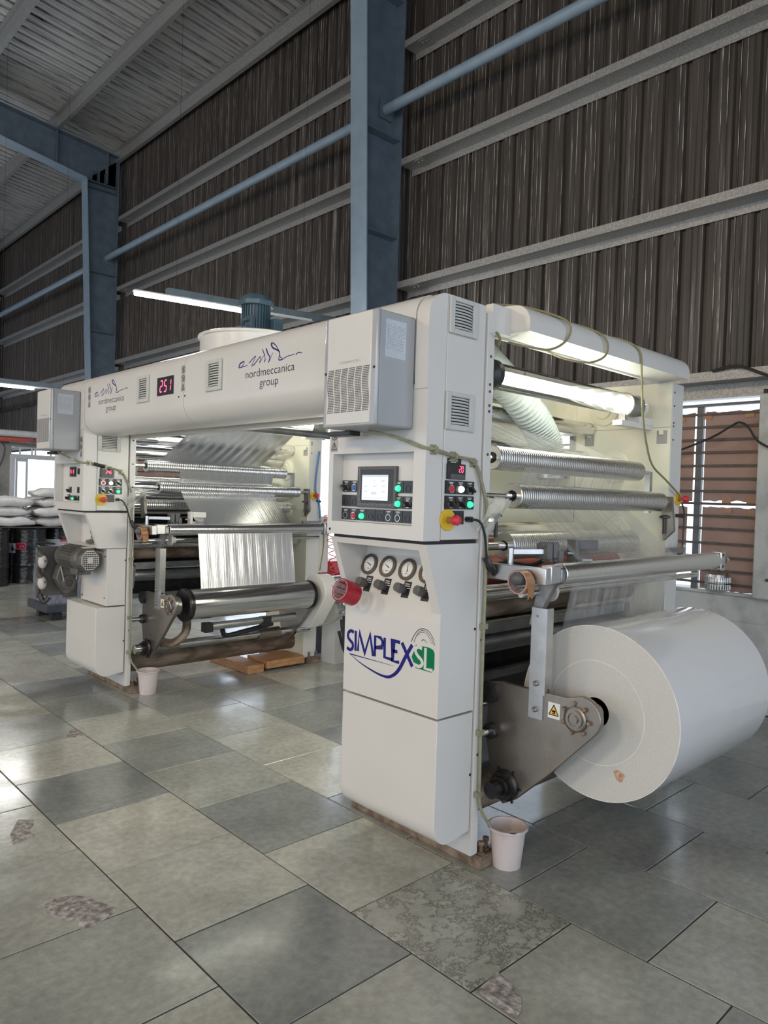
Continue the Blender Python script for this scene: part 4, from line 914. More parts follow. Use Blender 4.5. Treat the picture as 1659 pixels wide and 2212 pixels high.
        for zz in (1.0, .83):
            mb = MB().sph((2.02, 2.60, zz), .055, sx=(.62, .8, 1)); cpp = obj('shaft_cap', mb, 'cap', T, smooth=True)
            mb = MB(); mb.sph((2.025, 2.552, zz+.01), .009); mb.cyl((2.01, 2.59, zz+.05), (1.985, 2.6, zz+.08), .02, n=8); mb.cyl((2.02, 2.59, zz-.05), (2.03, 2.6, zz-.085), .012, n=8); obj('cap_fitting', mb, 'motorgrey', cpp)
        mb = MB(); mb.tube([(1.99, 2.59, 1.1), (1.96, 2.6, 1.15), (2.02, 2.58, 1.155), (2.10, 2.56, 1.145)], .008); mb.tube([(2.0, 2.58, .74), (2.02, 2.56, .68), (2.06, 2.55, .72)], .02); obj('cable_loop', mb, 'black', T, smooth=True, split=True)
    # ---- hood over the front, with its board to the column
    hx0, hx1 = 2.62, 4.20
    arcf = [(1.972-.085*math.sin(a), 2.383+.085*math.cos(a)) for a in [PI/2*i/7 for i in range(8)]]
    P = [(2.06, 2.345), (2.06, 2.475), (1.985, 2.470)] + arcf[1:] + [(1.886, 2.345)]
    if not far:
        hd = obj('hood', MB().prism(P, 'x', hx0, hx1), 'paint', T, smooth=True, label='long white canopy hood with a rounded front edge')
        obj('hood_board', MB().box(2.492, hx0, 1.99, 2.03, 2.335, 2.455), 'paint', hd)
        obj('hood_back', MB().box(hx0-.12, hx1+.14, 2.06, 2.075, 2.335, 2.36), 'paint', hd)
        m5 = []
        loops = [[(2.60, 2.07, 2.485), (2.75, 2.0, 2.49), (2.90, 1.885, 2.44), (2.90, 1.875, 2.36), (2.80, 1.90, 2.295), (2.70, 1.98, 2.305), (2.70, 2.06, 2.33)],
                 [(2.98, 2.07, 2.485), (3.10, 2.0, 2.485), (3.22, 1.885, 2.43), (3.235, 1.87, 2.34), (3.13, 1.90, 2.285), (3.02, 1.98, 2.30), (3.02, 2.06, 2.34)],
                 [(3.38, 2.04, 2.478), (3.50, 1.96, 2.472), (3.585, 1.885, 2.42), (3.61, 1.878, 2.30), (3.64, 1.88, 2.10), (3.73, 1.90, 1.95), (3.85, 1.92, 1.83), (4.05, 1.94, 1.76), (4.21, 1.95, 1.70), (4.29, 1.955, 1.665)]]
        cd = obj('power_cord', MB().tube(loops[0], .0055, smooth=5), 'cord', T, smooth=True, label='thin olive cord looped over the hood and hanging to the emergency stop')
        for L in loops[1:]: obj('cord_run', MB().tube(L, .0055, smooth=5), 'cord', cd, smooth=True)
        obj('cord_run', MB().tube([(4.32, 1.955, 1.62), (4.345, 1.95, 1.56), (4.34, 1.95, 1.45), (4.335, 1.95, 1.38), (4.345, 1.95, 1.33)], .005), 'blackcord', cd, smooth=True)
        obj('cord_run', MB().tube([(2.468, 1.95, 2.32), (2.50, 1.955, 2.30), (2.515, 1.97, 2.275)], .006), 'cord', cd, smooth=True)
    else:
        hd = obj('hood', MB().box(2.50, 4.19, 1.66, 2.06, 2.33, 2.43), 'paint', T, label='white canopy panel across the top of the farther station')
    # ---- lamp in its clear tube
    if not far: ly, lz, lx0, lx1 = 2.13, 2.185, 2.67, 4.05
    else: ly, lz, lx0, lx1 = 1.78, 2.235, 2.60, 4.19
    lt = obj('lamp_housing', MB().lathe((lx0, ly, lz), (1, 0, 0), [(.062, .0), (.066, .003), (.066, .010), (.062, .012), (.062, lx1-lx0-.012), (.066, lx1-lx0-.010), (.066, lx1-lx0), (.03, lx1-lx0)], 32), clear, T, smooth=True, label='clear round lamp tube with a bright lamp inside')
    obj('lamp_tube', MB().cyl((lx0+.10, ly, lz-.004), (lx1-.20, ly, lz-.004), .027, n=16), 'lampuv', lt, smooth=True)
    obj('end_cap', MB().lathe((lx0-.02, ly, lz), (1, 0, 0), [(.05, -.02), (.072, 0), (.072, .03), (.062, .035)], 28), 'black', lt, smooth=True)
    mb = MB(); mb.lathe((lx1-.16, ly, lz), (1, 0, 0), [(.064, 0), (.069, .002), (.069, .016), (.064, .018)], 28); mb.box(lx1-.17, lx1-.135, ly-.02, ly+.02, lz-.10, lz-.058); obj('lamp_clamp', mb, 'alu', lt, smooth=True)
    mb = MB(); mb.lathe((lx1-.01, ly, lz), (1, 0, 0), [(.05, 0), (.072, .004), (.072, .02), (.04, .03), (.03, .06)], 28); mb.box(lx1-.22, 4.195, ly-.03, ly+.03, lz-.125, lz-.095); mb.box(lx1-.03, 4.19, ly-.035, ly+.035, lz-.10, lz-.06); obj('lamp_bracket', mb, 'paint', lt, smooth=True)
    # ---- rollers
    R1 = roller(T, 2.575 if not far else 2.60, 3.90 if not far else 3.955, 2.035, 1.795, .055 if not far else .047, 2.47, 4.06)
    obj('support_arm', MB().box(4.03, 4.06, 2.02, 2.05, 1.56, 1.80), 'alu', R1)
    roller(T, 2.665 if not far else 2.69, 4.075, 1.985, 1.627, .057 if not far else .050, 2.47, 4.20)
    R3 = roller(T, 2.64, 4.215 if not far else 4.14, 1.712, 1.302, .046, 2.535, 4.40 if not far else 4.28, mat='roller_fine')
    if not far: roller(T, 2.86, 4.10, 2.17, 1.385, .068, 2.60, 4.19, sr=.02)
    else: roller(T, 2.66, 4.10, 2.17, 1.48, .05, 2.47, 4.19, sr=.02)
    roller(T, 2.52, 4.18, 2.34, 1.245, .075, mat='red_rubber' if not far else 'darkpanel', label='red rubber roller' if not far else 'dark roller')
    roller(T, 2.52, 4.18, 2.50, 1.42, .07, mat='chrome')
    roller(T, 2.52, 4.18, 2.12, 1.165, .035, mat='chrome')
    if far:
        roller(T, 2.60, 4.24, 1.695, 2.150, .032, mat='steelbar'); roller(T, 2.52, 4.18, 2.25, 2.03, .05, mat='chrome'); roller(T, 2.52, 4.18, 2.42, 1.92, .06, mat='chrome'); roller(T, 2.52, 4.18, 2.45, 1.66, .06, mat='chrome'); roller(T, 2.52, 4.18, 2.30, 1.56, .04, mat='chrome')
    else:
        roller(T, 2.52, 4.18, 2.52, 2.08, .045, mat='chrome'); roller(T, 2.52, 4.18, 2.55, 1.90, .045, mat='chrome')
    # lever arms of the dancer roller with their cross shaft
    xL = 2.585; xR = 4.235 if not far else 4.165
    lv = obj('lever_arm', MB().prism([(1.735, 1.34), (1.69, 1.34), (1.672, 1.325), (1.672, 1.272), (1.70, 1.262), (1.735, 1.20), (1.80, 1.07), (1.83, 1.075), (1.80, 1.20), (1.755, 1.30)], 'x', xL+.02, xL+.05), 'steelbar', T, bevel=.004)
    obj('pivot_block', MB().box(2.54, xL+.04, 1.68, 1.73, 1.268, 1.342), 'alu', T, bevel=.004)
    r_ = obj('lever_arm', MB().box(xR-.005, xR+.055, 1.675, 1.735, 1.245, 1.355), 'alu', T, bevel=.006)
    screw_row(r_, [(xR+.02, 1.675, 1.335), (xR+.02, 1.675, 1.27)], (0, -1, 0), .009)
    obj('shaft_end', MB().lathe((xR+.05, 1.712, 1.302), (1, 0, 0), [(.026, 0), (.026, .06), (.015, .085), (0, .09)], 20), 'bezel', T, smooth=True)
    obj('cross_shaft', MB().cyl((2.50, 1.80, 1.215), (4.19, 1.80, 1.215), .014), 'chrome', T, smooth=True)
    obj('shaft_hub', MB().lathe((2.70, 1.80, 1.215), (1, 0, 0), [(.045, 0), (.045, .018), (.026, .022), (.026, .05)], 24), 'cap', T, smooth=True)
    ab = obj('support_bar', MB().box(2.500, 2.538, 1.68, 1.985, 1.265, 1.333), 'alu', T, bevel=.003)
    screw_row(ab, [(2.50, 1.955, 1.315)], (-1, 0, 0), .009)
    obj('ball_knob', MB().lathe((2.50, 1.775, 1.287), (-1, 0, 0), [(.028, 0), (.028, .06), (.026, .072), (.019, .083), (.010, .088), (0, .089)], 24), 'bezel', T, smooth=True)
    # edge sensor on its bar, the bar swung towards the film edge
    def wp(mb):
        for q in mb.v:
            if q.x > 2.60: t = (q.x-2.602)/.638; d = .02+.155*t; q.x -= 1.5*d; q.y -= d
        return mb
    eb = obj('sensor_bar', wp(MB().box(2.603, 2.90, 1.925, 1.945, 1.372, 1.396)), 'alu', T, bevel=.002)
    obj('sensor_post', MB().cyl((2.562, 1.905, 1.30), (2.562, 1.905, 1.40), .014, n=14), 'alu', eb, smooth=True)
    mb = MB(); mb.box(2.845, 2.885, 1.905, 1.965, 1.35, 1.42); mb.box(2.90, 2.94, 1.91, 1.96, 1.355, 1.425); mb.cyl((2.83, 1.935, 1.412), (2.96, 1.935, 1.412), .016, n=10); mb.box(2.93, 2.965, 1.90, 1.93, 1.32, 1.39); mb.box(2.865, 2.92, 1.90, 1.95, 1.338, 1.352); obj('sensor_clamp', wp(mb), 'bezel', eb, bevel=.002, split=True)
    mb = MB(); mb.box(3.06, 3.09, 1.90, 1.95, 1.325, 1.44); mb.box(3.09, 3.24, 1.90, 1.945, 1.395, 1.438); mb.box(3.09, 3.20, 1.90, 1.945, 1.325, 1.362); obj('edge_sensor', wp(mb), 'bezel' if not far else 'paint', eb, bevel=.003)
    mb = MB(); mb.box(3.11, 3.19, 1.898, 1.902, 1.335, 1.352); mb.cyl((3.01, 1.915, 1.378), (3.07, 1.915, 1.376), .006, n=8); obj('sensor_fittings', wp(mb), 'alu', eb)
    cb = [Vector(q) for q in ((2.50, 1.945, 1.31), (2.56, 1.93, 1.335), (2.64, 1.93, 1.325), (2.72, 1.92, 1.315), (2.80, 1.92, 1.325), (2.87, 1.925, 1.35))]
    mb = MB(); S_ = spline(cb, 12)
    for i, p in enumerate(S_[:-1]): mb.cyl(p, p.lerp(S_[i+1], .55), .0115, n=8)
    obj('corrugated_cable', mb, 'black', eb)
    obj('cable_gland', MB().tube([(2.455, 1.955, 1.36), (2.468, 1.945, 1.33), (2.49, 1.94, 1.30), (2.51, 1.95, 1.29)], .016), 'black', T, smooth=True)
    obj('sensor_lead', wp(MB().tube([(2.88, 1.90, 1.35), (2.90, 1.88, 1.33), (2.96, 1.88, 1.322), (3.06, 1.90, 1.33)], .004)), 'black', eb, smooth=True)
    mb = MB(); mb.box(4.10, 4.33, 1.925, 1.945, 1.335, 1.36); mb.cyl((4.32, 1.935, 1.27), (4.32, 1.935, 1.375), .012, n=10); obj('sensor_bar', mb, 'steelbar', T)
    # ---- cross members between the frames
    obj('cross_beam', MB().cyl((2.49, 2.23, 1.085), (4.19, 2.23, 1.085), .055, n=24), 'rust', T, smooth=True, label='rust-streaked cross tube')
    mb = MB(); mb.box(2.49, 4.19, 2.20, 2.26, .955, 1.005); mb.box(2.49, 4.19, 2.27, 2.30, .70, .74); obj('cross_bar', mb, 'steelbar', T, split=True)
    obj('cross_beam', MB().cyl((2.49, 2.26, .895), (4.19, 2.26, .895), .05, n=20), 'steelbar', T, smooth=True)
    obj('cross_beam', MB().box(2.49, 4.19, 2.35, 2.45, .72, .90), 'blackmetal', T, bevel=.004)
    obj('end_tray', MB().prism([(2.20, 1.02), (2.12, .98), (2.16, .80), (2.30, .80)], 'x', 2.52, 2.585), 'alu', T, bevel=.003)
    obj('swing_shaft', MB().cyl((2.49, 1.915, .355), (4.19, 1.915, .355), .035, n=24), 'blackmetal' if not far else 'chrome', T, smooth=True)
    obj('cross_beam', MB().cyl((2.49, 2.20, .20), (4.19, 2.20, .20), .085, n=24), 'rust', T, smooth=True, label='rusty bottom cross tube')
    obj('brace_bar', MB().cyl((2.49, 2.0, .575), (4.19, 2.0, .575), .016, n=14), 'chrome', T, smooth=True)
    if not far:
        obj('back_panel', MB().box(2.49, 4.19, 2.585, 2.60, .45, 1.10), 'darkpanel', T); obj('inner_panel', MB().box(2.49, 4.19, 2.78, 2.79, 1.10, 1.86), 'lamplit_cream', T); obj('inner_panel', MB().box(2.49, 4.19, 2.78, 2.79, 2.06, 2.30), 'lamplit_cream', T); obj('inner_panel', MB().box(2.49, 3.93, 2.78, 2.79, 1.86, 2.06), 'lamplit_cream', T); obj('dark_film_sheet', MB().prism([(2.50, 1.90), (2.86, 1.90), (2.60, 2.16), (2.50, 2.16)], 'y', 2.30, 2.31), 'darkpanel', T); obj('frame_web', MB().box(4.19, 4.33, 2.621, 2.79, 2.06, 2.34), 'lamplit_cream', T); obj('frame_web', MB().box(4.19, 4.33, 2.621, 2.79, .3, 1.86), 'lamplit_cream', T)  # slanted dark sheet stands for film, its dark reflection put into the colour
        for z_ in (1.95, 1.55):  # added tubes, hidden behind the station, to brighten the farther one
            rl_ = obj('work_or_fill_lamp', MB().cyl((2.62, 2.90, z_), (4.10, 2.90, z_), .02, n=14), 'fillrear', T, smooth=True, label='added fill tube, unseen behind the station, brightening the farther one')
            obj('fill_holder', MB().box(2.58, 4.14, 2.79, 2.86, z_-.03, z_+.03), 'white', rl_)
        wl_ = obj('work_or_fill_lamp', MB().cyl((2.56, 2.60, 1.47), (3.30, 2.60, 1.47), .02, n=14), 'lampuv', T, smooth=True, label='bright lamp inside the station')
        obj('lamp_tray', MB().box(2.52, 3.4, 2.62, 2.70, 1.44, 1.50), 'white', wl_)
        obj('inner_tray', MB().prism([(2.3, .56), (2.28, .25), (2.30, .25), (2.32, .56)], 'x', 2.50, 3.2), 'cool', T)
    else:
        obj('back_panel', MB().box(2.49, 4.19, 2.50, 2.515, .93, 1.40), 'darkpanel', T)
        cp_ = obj('checker_panel', MB().box(2.49, 3.05, 2.30, 2.31, 1.06, 1.20), 'darkpanel', T)
        mb = MB()
        for i in range(14):
            for j in range(4):
                if (i+j) % 2 == 0: mb.add([(2.50+i*.04, 2.297, 1.065+j*.034), (2.50+i*.04+.032, 2.297, 1.065+j*.034), (2.50+i*.04+.04, 2.297, 1.065+j*.034+.03), (2.50+i*.04+.006, 2.297, 1.065+j*.034+.03)], [(0, 1, 2, 3)])
        obj('bright_cells', mb, 'checker', cp_)
    # ---- swing arms carrying the reel
    xa = 2.60; xr = 3.90 if not far else 3.96
    for x, dx in ((xa, 1), (xr, -1)):
        a = arm_plate(T, x, dx)
        ax = (-dx, 0, 0); mb = MB()
        mb.lathe((x, AY, AZ), ax, [(.052, 0), (.052, .012), (.046, .016), (.046, .010), (.036, .010), (.036, .018), (.028, .018), (.028, .012), (.016, .012), (.016, .02), (0, .02)], 28)
        obj('bearing_housing', mb, 'plate', a, smooth=True)
        mb = MB()
        for k in range(7): t = 2*PI*k/7+.5; bolt(mb, (x, AY+.062*math.cos(t), AZ+.062*math.sin(t)), ax, .0095, .014)
        obj('ring_bolt', mb, 'rust', a, split=True)
        mb = MB(); mb.lathe((x, 1.915, .355), ax, [(.068, 0), (.068, .01), (.058, .02), (.058, .035), (.046, .035), (.046, .06), (.036, .06)], 28)
        for k in range(6): t = PI*k/3; bolt(mb, (x-dx*.0, 1.915+.075*math.cos(t), .355+.075*math.sin(t)), ax, .006, .008)
        obj('shaft_collar', mb, 'blackmetal', a, smooth=True)
        mb = MB(); mb.lathe((x, 2.0, .575), ax, [(.036, 0), (.036, .02), (.03, .03), (.018, .03)], 10); mb.lathe((x, 2.02, .745), ax, [(.05, 0), (.05, .015), (.03, .02)], 20); obj('side_flange', mb, 'black', a, split=True)
        mb = MB(); mb.lathe((x+dx*.028, AY, AZ), (dx, 0, 0), [(.070, 0), (.070, .045), (.06, .05), (.038, .05)], 28); obj('chuck', mb, 'steelbar', a, smooth=True)
    # upright aluminium channel bolted to the operator arm
    ub_ = MB(); ub_.box(2.578, 2.600, 1.745, 1.80, .70, 1.155); ub_.box(2.578, 2.585, 1.735, 1.745, .70, 1.155)
    ub_ = MB().box(2.592, 2.600, 1.735, 1.805, .685, 1.155)
    ub_.prism([(2.592, .79), (2.592, 1.155), (2.64, 1.155), (2.64, .79), (2.628, .79), (2.628, .805), (2.622, .815), (2.61, .815), (2.604, .805), (2.604, .79)], 'y', 1.727, 1.735)
    u_ = obj('upright_channel', ub_, 'alu', T)
    mb = MB()
    for z in (.835, .725): bolt(mb, (2.592, 1.77, z), (-1, 0, 0), .012, .014)
    bolt(mb, (2.592, 1.775, 1.12), (-1, 0, 0), .005, .003); obj('channel_bolt', mb, 'plate', u_, split=True)
    warn(T, mx(xa), -1.683, .737, .066, 't', back='white', w_=.058, yellow=True)
    if far:
        gd = []
        for i in range(13): a = -.15+PI*1.05*i/12; gd.append((AY+.165*math.cos(a)*1.0, AZ+.02+.165*math.sin(a)))
        gd = [(AY+.16*math.cos(t), AZ+.01+.165*math.sin(t)) for t in [-.2+PI*1.1*i/12 for i in range(13)]] + [(AY+.06, .42), (AY+.20, .40)]
        obj('belt_guard', MB().prism(gd, 'x', 3.985, 4.13), 'paint', T, bevel=.004, label='white rounded belt guard on the drive side arm')
        sh = MB(); sh.box(2.95, 3.02, 1.64, 1.71, .48, .555); sh.box(3.50, 3.58, 1.64, 1.71, .48, .555)
        obj('brake_cylinder', MB().cyl((3.0, 1.675, .52), (3.85, 1.675, .53), .032, n=16), 'alu', T, smooth=True); obj('cylinder_head', sh, 'black', T, split=True)
        obj('shaft_sleeve', MB().cyl((2.63, 1.915, .355), (2.85, 1.915, .355), .05, n=24), 'plate', T, smooth=True)
        obj('shaft_sleeve', MB().cyl((3.62, 1.915, .355), (3.85, 1.915, .355), .05, n=24), 'plate', T, smooth=True)
        mb = MB(); mb.tube([(2.86, 1.78, .60), (2.83, 1.74, .48), (2.75, 1.78, .40), (2.70, 1.86, .40)], .035); obj('bent_duct', mb, 'rust', T, smooth=True)
        obj('cable_chain', MB().tube([(3.2, 1.80, .46), (3.25, 1.82, .40), (3.45, 1.82, .42), (3.7, 1.80, .46)], .022), 'black', T, smooth=True)
        mb = MB(); mb.prism([(1.96, 1.38), (1.90, 1.42), (1.93, 1.56), (2.0, 1.60)], 'x', 2.54, 2.56); obj('bracket', mb, 'plate', T)
    else:
        # ribbed white extraction duct
        ps = spline([Vector(q) for q in ((2.78, 2.42, 2.42), (2.93, 2.40, 2.33), (3.13, 2.40, 2.23), (3.38, 2.40, 2.08), (3.50, 2.39, 1.95), (3.54, 2.37, 1.84), (3.55, 2.36, 1.74))], 36)
        mb = MB(); vs = []; n = 20; a = Vector((0, 1, 0)); fs = []
        for i, p in enumerate(ps):
            d = (ps[min(i+1, len(ps)-1)]-ps[max(i-1, 0)]).normalized(); a = (a-d*a.dot(d)).normalized(); b = d.cross(a); r = (.070, .084, .095, .084)[i % 4]
            vs += [p+r*(math.cos(2*PI*k/n)*a+math.sin(2*PI*k/n)*b) for k in range(n)]
        for i in range(len(ps)-1): fs += [(i*n+k, i*n+(k+1) % n, (i+1)*n+(k+1) % n, (i+1)*n+k) for k in range(n)]
        mb.add(vs, fs); obj('flexible_duct', mb, 'duct', T, smooth=True, label='ribbed white flexible extraction duct')
        obj('duct_collar', MB().cyl((3.55, 2.36, 1.74), (3.55, 2.36, 1.80), .093, n=24), 'alu', T)
        obj('upper_tray', MB().box(2.50, 3.3, 2.50, 2.56, 2.15, 2.25), 'paint', T)
    # ---- hanging bag on the column edge
    OFF = Vector((0, dy, 0))
    return T
LOGO= {'S': [(-2.513, 0.975), (-2.532, 0.98), (-2.55, 0.969), (-2.553, 0.948), (-2.537, 0.934), (-2.52, 0.923), (-2.518, 0.904), (-2.535, 0.891), (-2.559, 0.897)], 'I': [(-2.5, 0.985), (-2.498, 0.892)], 'M': [(-2.481, 0.894), (-2.475, 0.981), (-2.434, 0.893), (-2.402, 0.982), (-2.378, 0.889)], 'P': [(-2.367, 0.89), (-2.368, 0.981), (-2.332, 0.979), (-2.317, 0.963), (-2.323, 0.938), (-2.367, 0.93)], 'L': [(-2.306, 0.984), (-2.304, 0.898), (-2.253, 0.896)], 'E': [(-2.209, 0.979), (-2.253, 0.98), (-2.252, 0.891), (-2.211, 0.892)], 'E2': [(-2.253, 0.935), (-2.224, 0.936)], 'X1': [(-2.198, 0.98), (-2.132, 0.889)], 'X2': [(-2.136, 0.981), (-2.174, 0.923), (-2.204, 0.871), (-2.232, 0.84), (-2.273, 0.817), (-2.324, 0.815), (-2.395, 0.827), (-2.469, 0.846), (-2.534, 0.872)], 'th': [(-2.538, 0.872), (-2.388, 0.871), (-2.244, 0.871)], 'G': [(-2.115, 0.985), (-2.036, 0.986), (-2.015, 0.98), (-2.007, 0.967), (-2.006, 0.901), (-2.022, 0.885), (-2.113, 0.887), (-2.125, 0.909), (-2.138, 0.93), (-2.124, 0.961)], 'gS': [(-2.078, 0.976), (-2.103, 0.978), (-2.117, 0.962), (-2.103, 0.942), (-2.079, 0.926), (-2.075, 0.909), (-2.093, 0.897), (-2.123, 0.902)], 'gL': [(-2.058, 0.982), (-2.058, 0.895), (-2.015, 0.895)], 'A1': [(-2.143, 0.993), (-2.127, 1.023), (-2.104, 1.049), (-2.079, 1.058), (-2.05, 1.056), (-2.023, 1.034), (-2.007, 1.0)], 'A2': [(-2.126, 0.994), (-2.116, 1.019), (-2.098, 1.043), (-2.077, 1.051), (-2.054, 1.048), (-2.028, 1.027), (-2.016, 1.002)], 'A3': [(-2.109, 1.023), (-2.094, 1.038), (-2.075, 1.044), (-2.055, 1.04), (-2.036, 1.021), (-2.025, 1.003)], 'A4': [(-2.083, 1.006), (-2.07, 1.014), (-2.052, 1.003)]}
FIG= [[(-3.37, 2.266), (-3.337, 2.268), (-3.286, 2.271)], [(-3.37, 2.268), (-3.361, 2.286), (-3.326, 2.295), (-3.322, 2.285), (-3.35, 2.267)], [(-3.274, 2.28), (-3.243, 2.297), (-3.213, 2.311), (-3.224, 2.292), (-3.248, 2.263), (-3.211, 2.276)], [(-3.229, 2.265), (-3.175, 2.3), (-3.166, 2.295), (-3.174, 2.272), (-3.15, 2.293), (-3.127, 2.314)], [(-3.153, 2.34), (-3.133, 2.308), (-3.126, 2.291), (-3.134, 2.271), (-3.114, 2.286)], [(-3.117, 2.338), (-3.103, 2.311), (-3.084, 2.289), (-3.095, 2.263), (-3.059, 2.309)], [(-3.07, 2.361), (-3.073, 2.351), (-3.057, 2.333), (-3.01, 2.313), (-2.998, 2.295), (-3.005, 2.268), (-2.974, 2.266), (-2.94, 2.275), (-2.875, 2.28)], [(-3.065, 2.36), (-3.035, 2.343), (-3.004, 2.309), (-2.991, 2.278), (-2.974, 2.273)], [(-2.864, 2.276), (-2.843, 2.284), (-2.813, 2.278)]]
def clear_mat():
    m = bpy.data.materials.new('clear_tube'); m.use_nodes = True; nt = m.node_tree; nt.nodes.remove(nt.nodes['Principled BSDF']); out = nt.nodes['Material Output']
    T = nd(nt, 'ShaderNodeBsdfTransparent'); T.inputs[0].default_value = (.95, .97, .96, 1); G = nd(nt, 'ShaderNodeBsdfGlossy'); G.inputs['Roughness'].default_value = .05
    f = nd(nt, 'ShaderNodeFresnel'); f.inputs[0].default_value = 1.45; n = nd(nt, 'ShaderNodeTexNoise'); n.inputs['Scale'].default_value = 30
    a = nd(nt, 'ShaderNodeMath', operation='MULTIPLY_ADD'); a.inputs[1].default_value = .12; nt.links.new(n.outputs['Fac'], a.inputs[0]); nt.links.new(f.outputs[0], a.inputs[2])
    x = nd(nt, 'ShaderNodeMixShader'); nt.links.new(a.outputs[0], x.inputs[0]); nt.links.new(T.outputs[0], x.inputs[1]); nt.links.new(G.outputs[0], x.inputs[2]); nt.links.new(x.outputs[0], out.inputs[0]); return m
clear = clear_mat()
M['roller_fine'] = striped_metal('fine_roller', (.84, .84, .85), .2, .012, .12, (.76, .76, .77))
DY = 3.504
station(0, False); station(DY, True); OFF = Vector((0, 0, 0))

# ---- bridge beam joining the stations
B = thing('bridge_beam', 'long white rounded bridge beam joining the two stations, with maker lettering', 'beam', (2.25, 2.05, 2.0))
def prof(r=.105):
    P = [(2.185-.095*math.cos(a), 2.335+.10*math.sin(a)) for a in [PI/2*i/8 for i in range(9)]] + [(2.46, 2.435), (2.46, 2.03)]
    P += [(2.30, 2.0)] + [(2.22-.13*math.sin(a), 2.13-.13*math.cos(a)) for a in [PI/2*i/8 for i in range(9)]]
    return P
obj('beam_shell', MB().prism(prof(), 'y', 2.06, 3.97), 'paint', B, smooth=True); obj('beam_shell', MB().prism(prof(), 'y', 3.974, 5.482), 'paint', B, smooth=True)
obj('beam_shell', MB().prism([(x, max(z, 2.06)) for x, z in prof()], 'y', 5.56, 6.03), 'paint', B, smooth=True)
obj('lower_lip', MB().box(2.44, 2.50, 2.60, 5.47, 1.995, 2.04), 'paint', B)
mX = onX(2.0905)
for a, b in ((-4.59, -4.42), (-3.705, -3.535)): vent(B, mX, a, b, 2.165, 2.338)
sd = obj('speed_display', fbox(mX, -4.31, -4.098, 2.19, 2.302, -.004, .004), 'black', B, label='black speed display reading 251 in red digits')
digits('digits', '251', mX, -4.272, 2.212, .068, sd, t=.0045, pitch=.80)
for u in (-3.98, -5.40): warn(B, mX, u, 2.27, .155, 'oot', w_=.047)
mb = MB()
for u in (-4.03, -3.955): fdisc(mX, u, 2.165, .006, 0, .002, mb)
obj('lock', mb, 'dark', B, split=True)
for du in (0, -1.93):
    g = MB()
    for i, S_ in enumerate(FIG): g.stroke(mX, [(u+du, v) for u, v in S_], .010 if i in (1, 5, 6) else .0058, .0034, t=.0008, sm=4)
    obj('runner_emblem', g, 'ink_blue', B); text('maker_lettering', 'nordmeccanica', mX, -3.088+du, 2.203, .060, .43, 'ink_dark', B, thin=.004); text('maker_lettering', 'group', mX, -3.085+du, 2.148, .062, .165, 'ink_dark', B, thin=.004)

# ---- film reels (each carries its own web)
T = thing('film_roll', 'huge roll of clear film on the swing arms of the nearer station', 'film roll', (2.75, AY, AZ-.364))
RB, X0, X1 = .364, 2.75, 3.69
obj('roll_body', MB().lathe((X0, AY, AZ), (1, 0, 0), [(RB-.002, .0), (RB, .002), (RB, X1-X0-.002), (RB-.002, X1-X0)], 96), 'film_white', T, smooth=True)
e_ = obj('roll_end', MB().lathe((X0-.0012, AY, AZ), (1, 0, 0), [(.062, 0), (RB-.004, 0), (RB-.003, .0015)], 96, cap=False), 'film_end', T, smooth=True)
mb = MB()
for r, w_ in ((.215, .0028), (.361, .003)): mb.lathe((X0-.002, AY, AZ), (1, 0, 0), [(r, 0), (r+w_, -.0004), (r+w_, .001)], 96, cap=False)
obj('wound_ring', mb, 'ring', T, smooth=True, split=True)
mb = MB(); rr = random.Random(5); mb.add([(X0-.0018, AY-.118+.022*math.cos(t)*(1+.25*math.sin(3*t)), AZ-.235+.026*math.sin(t)*(1+.2*math.sin(2*t+1))) for t in [2*PI*i/18 for i in range(18)]], [tuple(range(18))]); obj('stain_mark', mb, 'stain', T)
obj('core', MB().lathe((X0-.08, AY, AZ), (1, 0, 0), [(.038, 0), (.038, .08), (.066, .08), (.066, .0815)], 32), 'tape_core', T)
XA, XB_ = 2.77, 3.70
def L(y, z, dx=0): return ((XA+dx, y, z), (XB_+dx, y, z))
an = math.radians(52)
web('film_web', [L(AY+RB*math.sin(.55), AZ+RB*math.cos(.55)+.001), L(1.712+.042, 1.302-.022, .06)], 'film', T, wave=.003, label='clear film rising from the roll to the dancer roller')
web('film_web', [L(1.712+.020, 1.302+.046, .06), L(1.985-.02, 1.627-.056, .0)], 'film', T, wave=.004, label='clear film between the dancer roller and the second roller')
web('film_web', [L(1.985+.057, 1.627+.012), L(2.035-.055, 1.795-.006)], 'film', T, wave=.001)
web('film_web', [L(2.035+.02, 1.795+.053), L(2.45, 2.02)], 'film', T, wave=.002)
OFF = Vector((0, DY, 0))
T = thing('foil_roll', 'reel of shiny metallised film on the arms of the farther station', 'film roll', (2.86, AY, AZ-.118))
RB, X0, X1 = .118, 2.76, 3.90
obj('roll_body', MB().lathe((X0, AY, AZ), (1, 0, 0), [(.03, 0), (RB, 0), (RB, X1-X0), (.03, X1-X0)], 64), 'foilroll', T, smooth=True)
mb = MB(); mb.lathe((X0-.05, AY, AZ), (1, 0, 0), [(.124, 0), (.130, .008), (.130, .022), (.120, .03), (.120, .05)], 48); obj('end_flange', mb, 'blackmetal', T, smooth=True)
mb = MB(); mb.lathe((X1, AY, AZ), (1, 0, 0), [(.122, 0), (.125, .01), (.125, .03), (.08, .035), (.08, .07)], 48); obj('end_flange', mb, 'blackmetal', T, smooth=True)
XA, XB_ = 2.885, 3.80
web('foil_web', [L(AY+RB*.3, AZ+RB*.95), L(1.712-.03, 1.302-.034)], 'foil', T, wave=.003, label='metallised film hanging between the dancer roller and the reel')
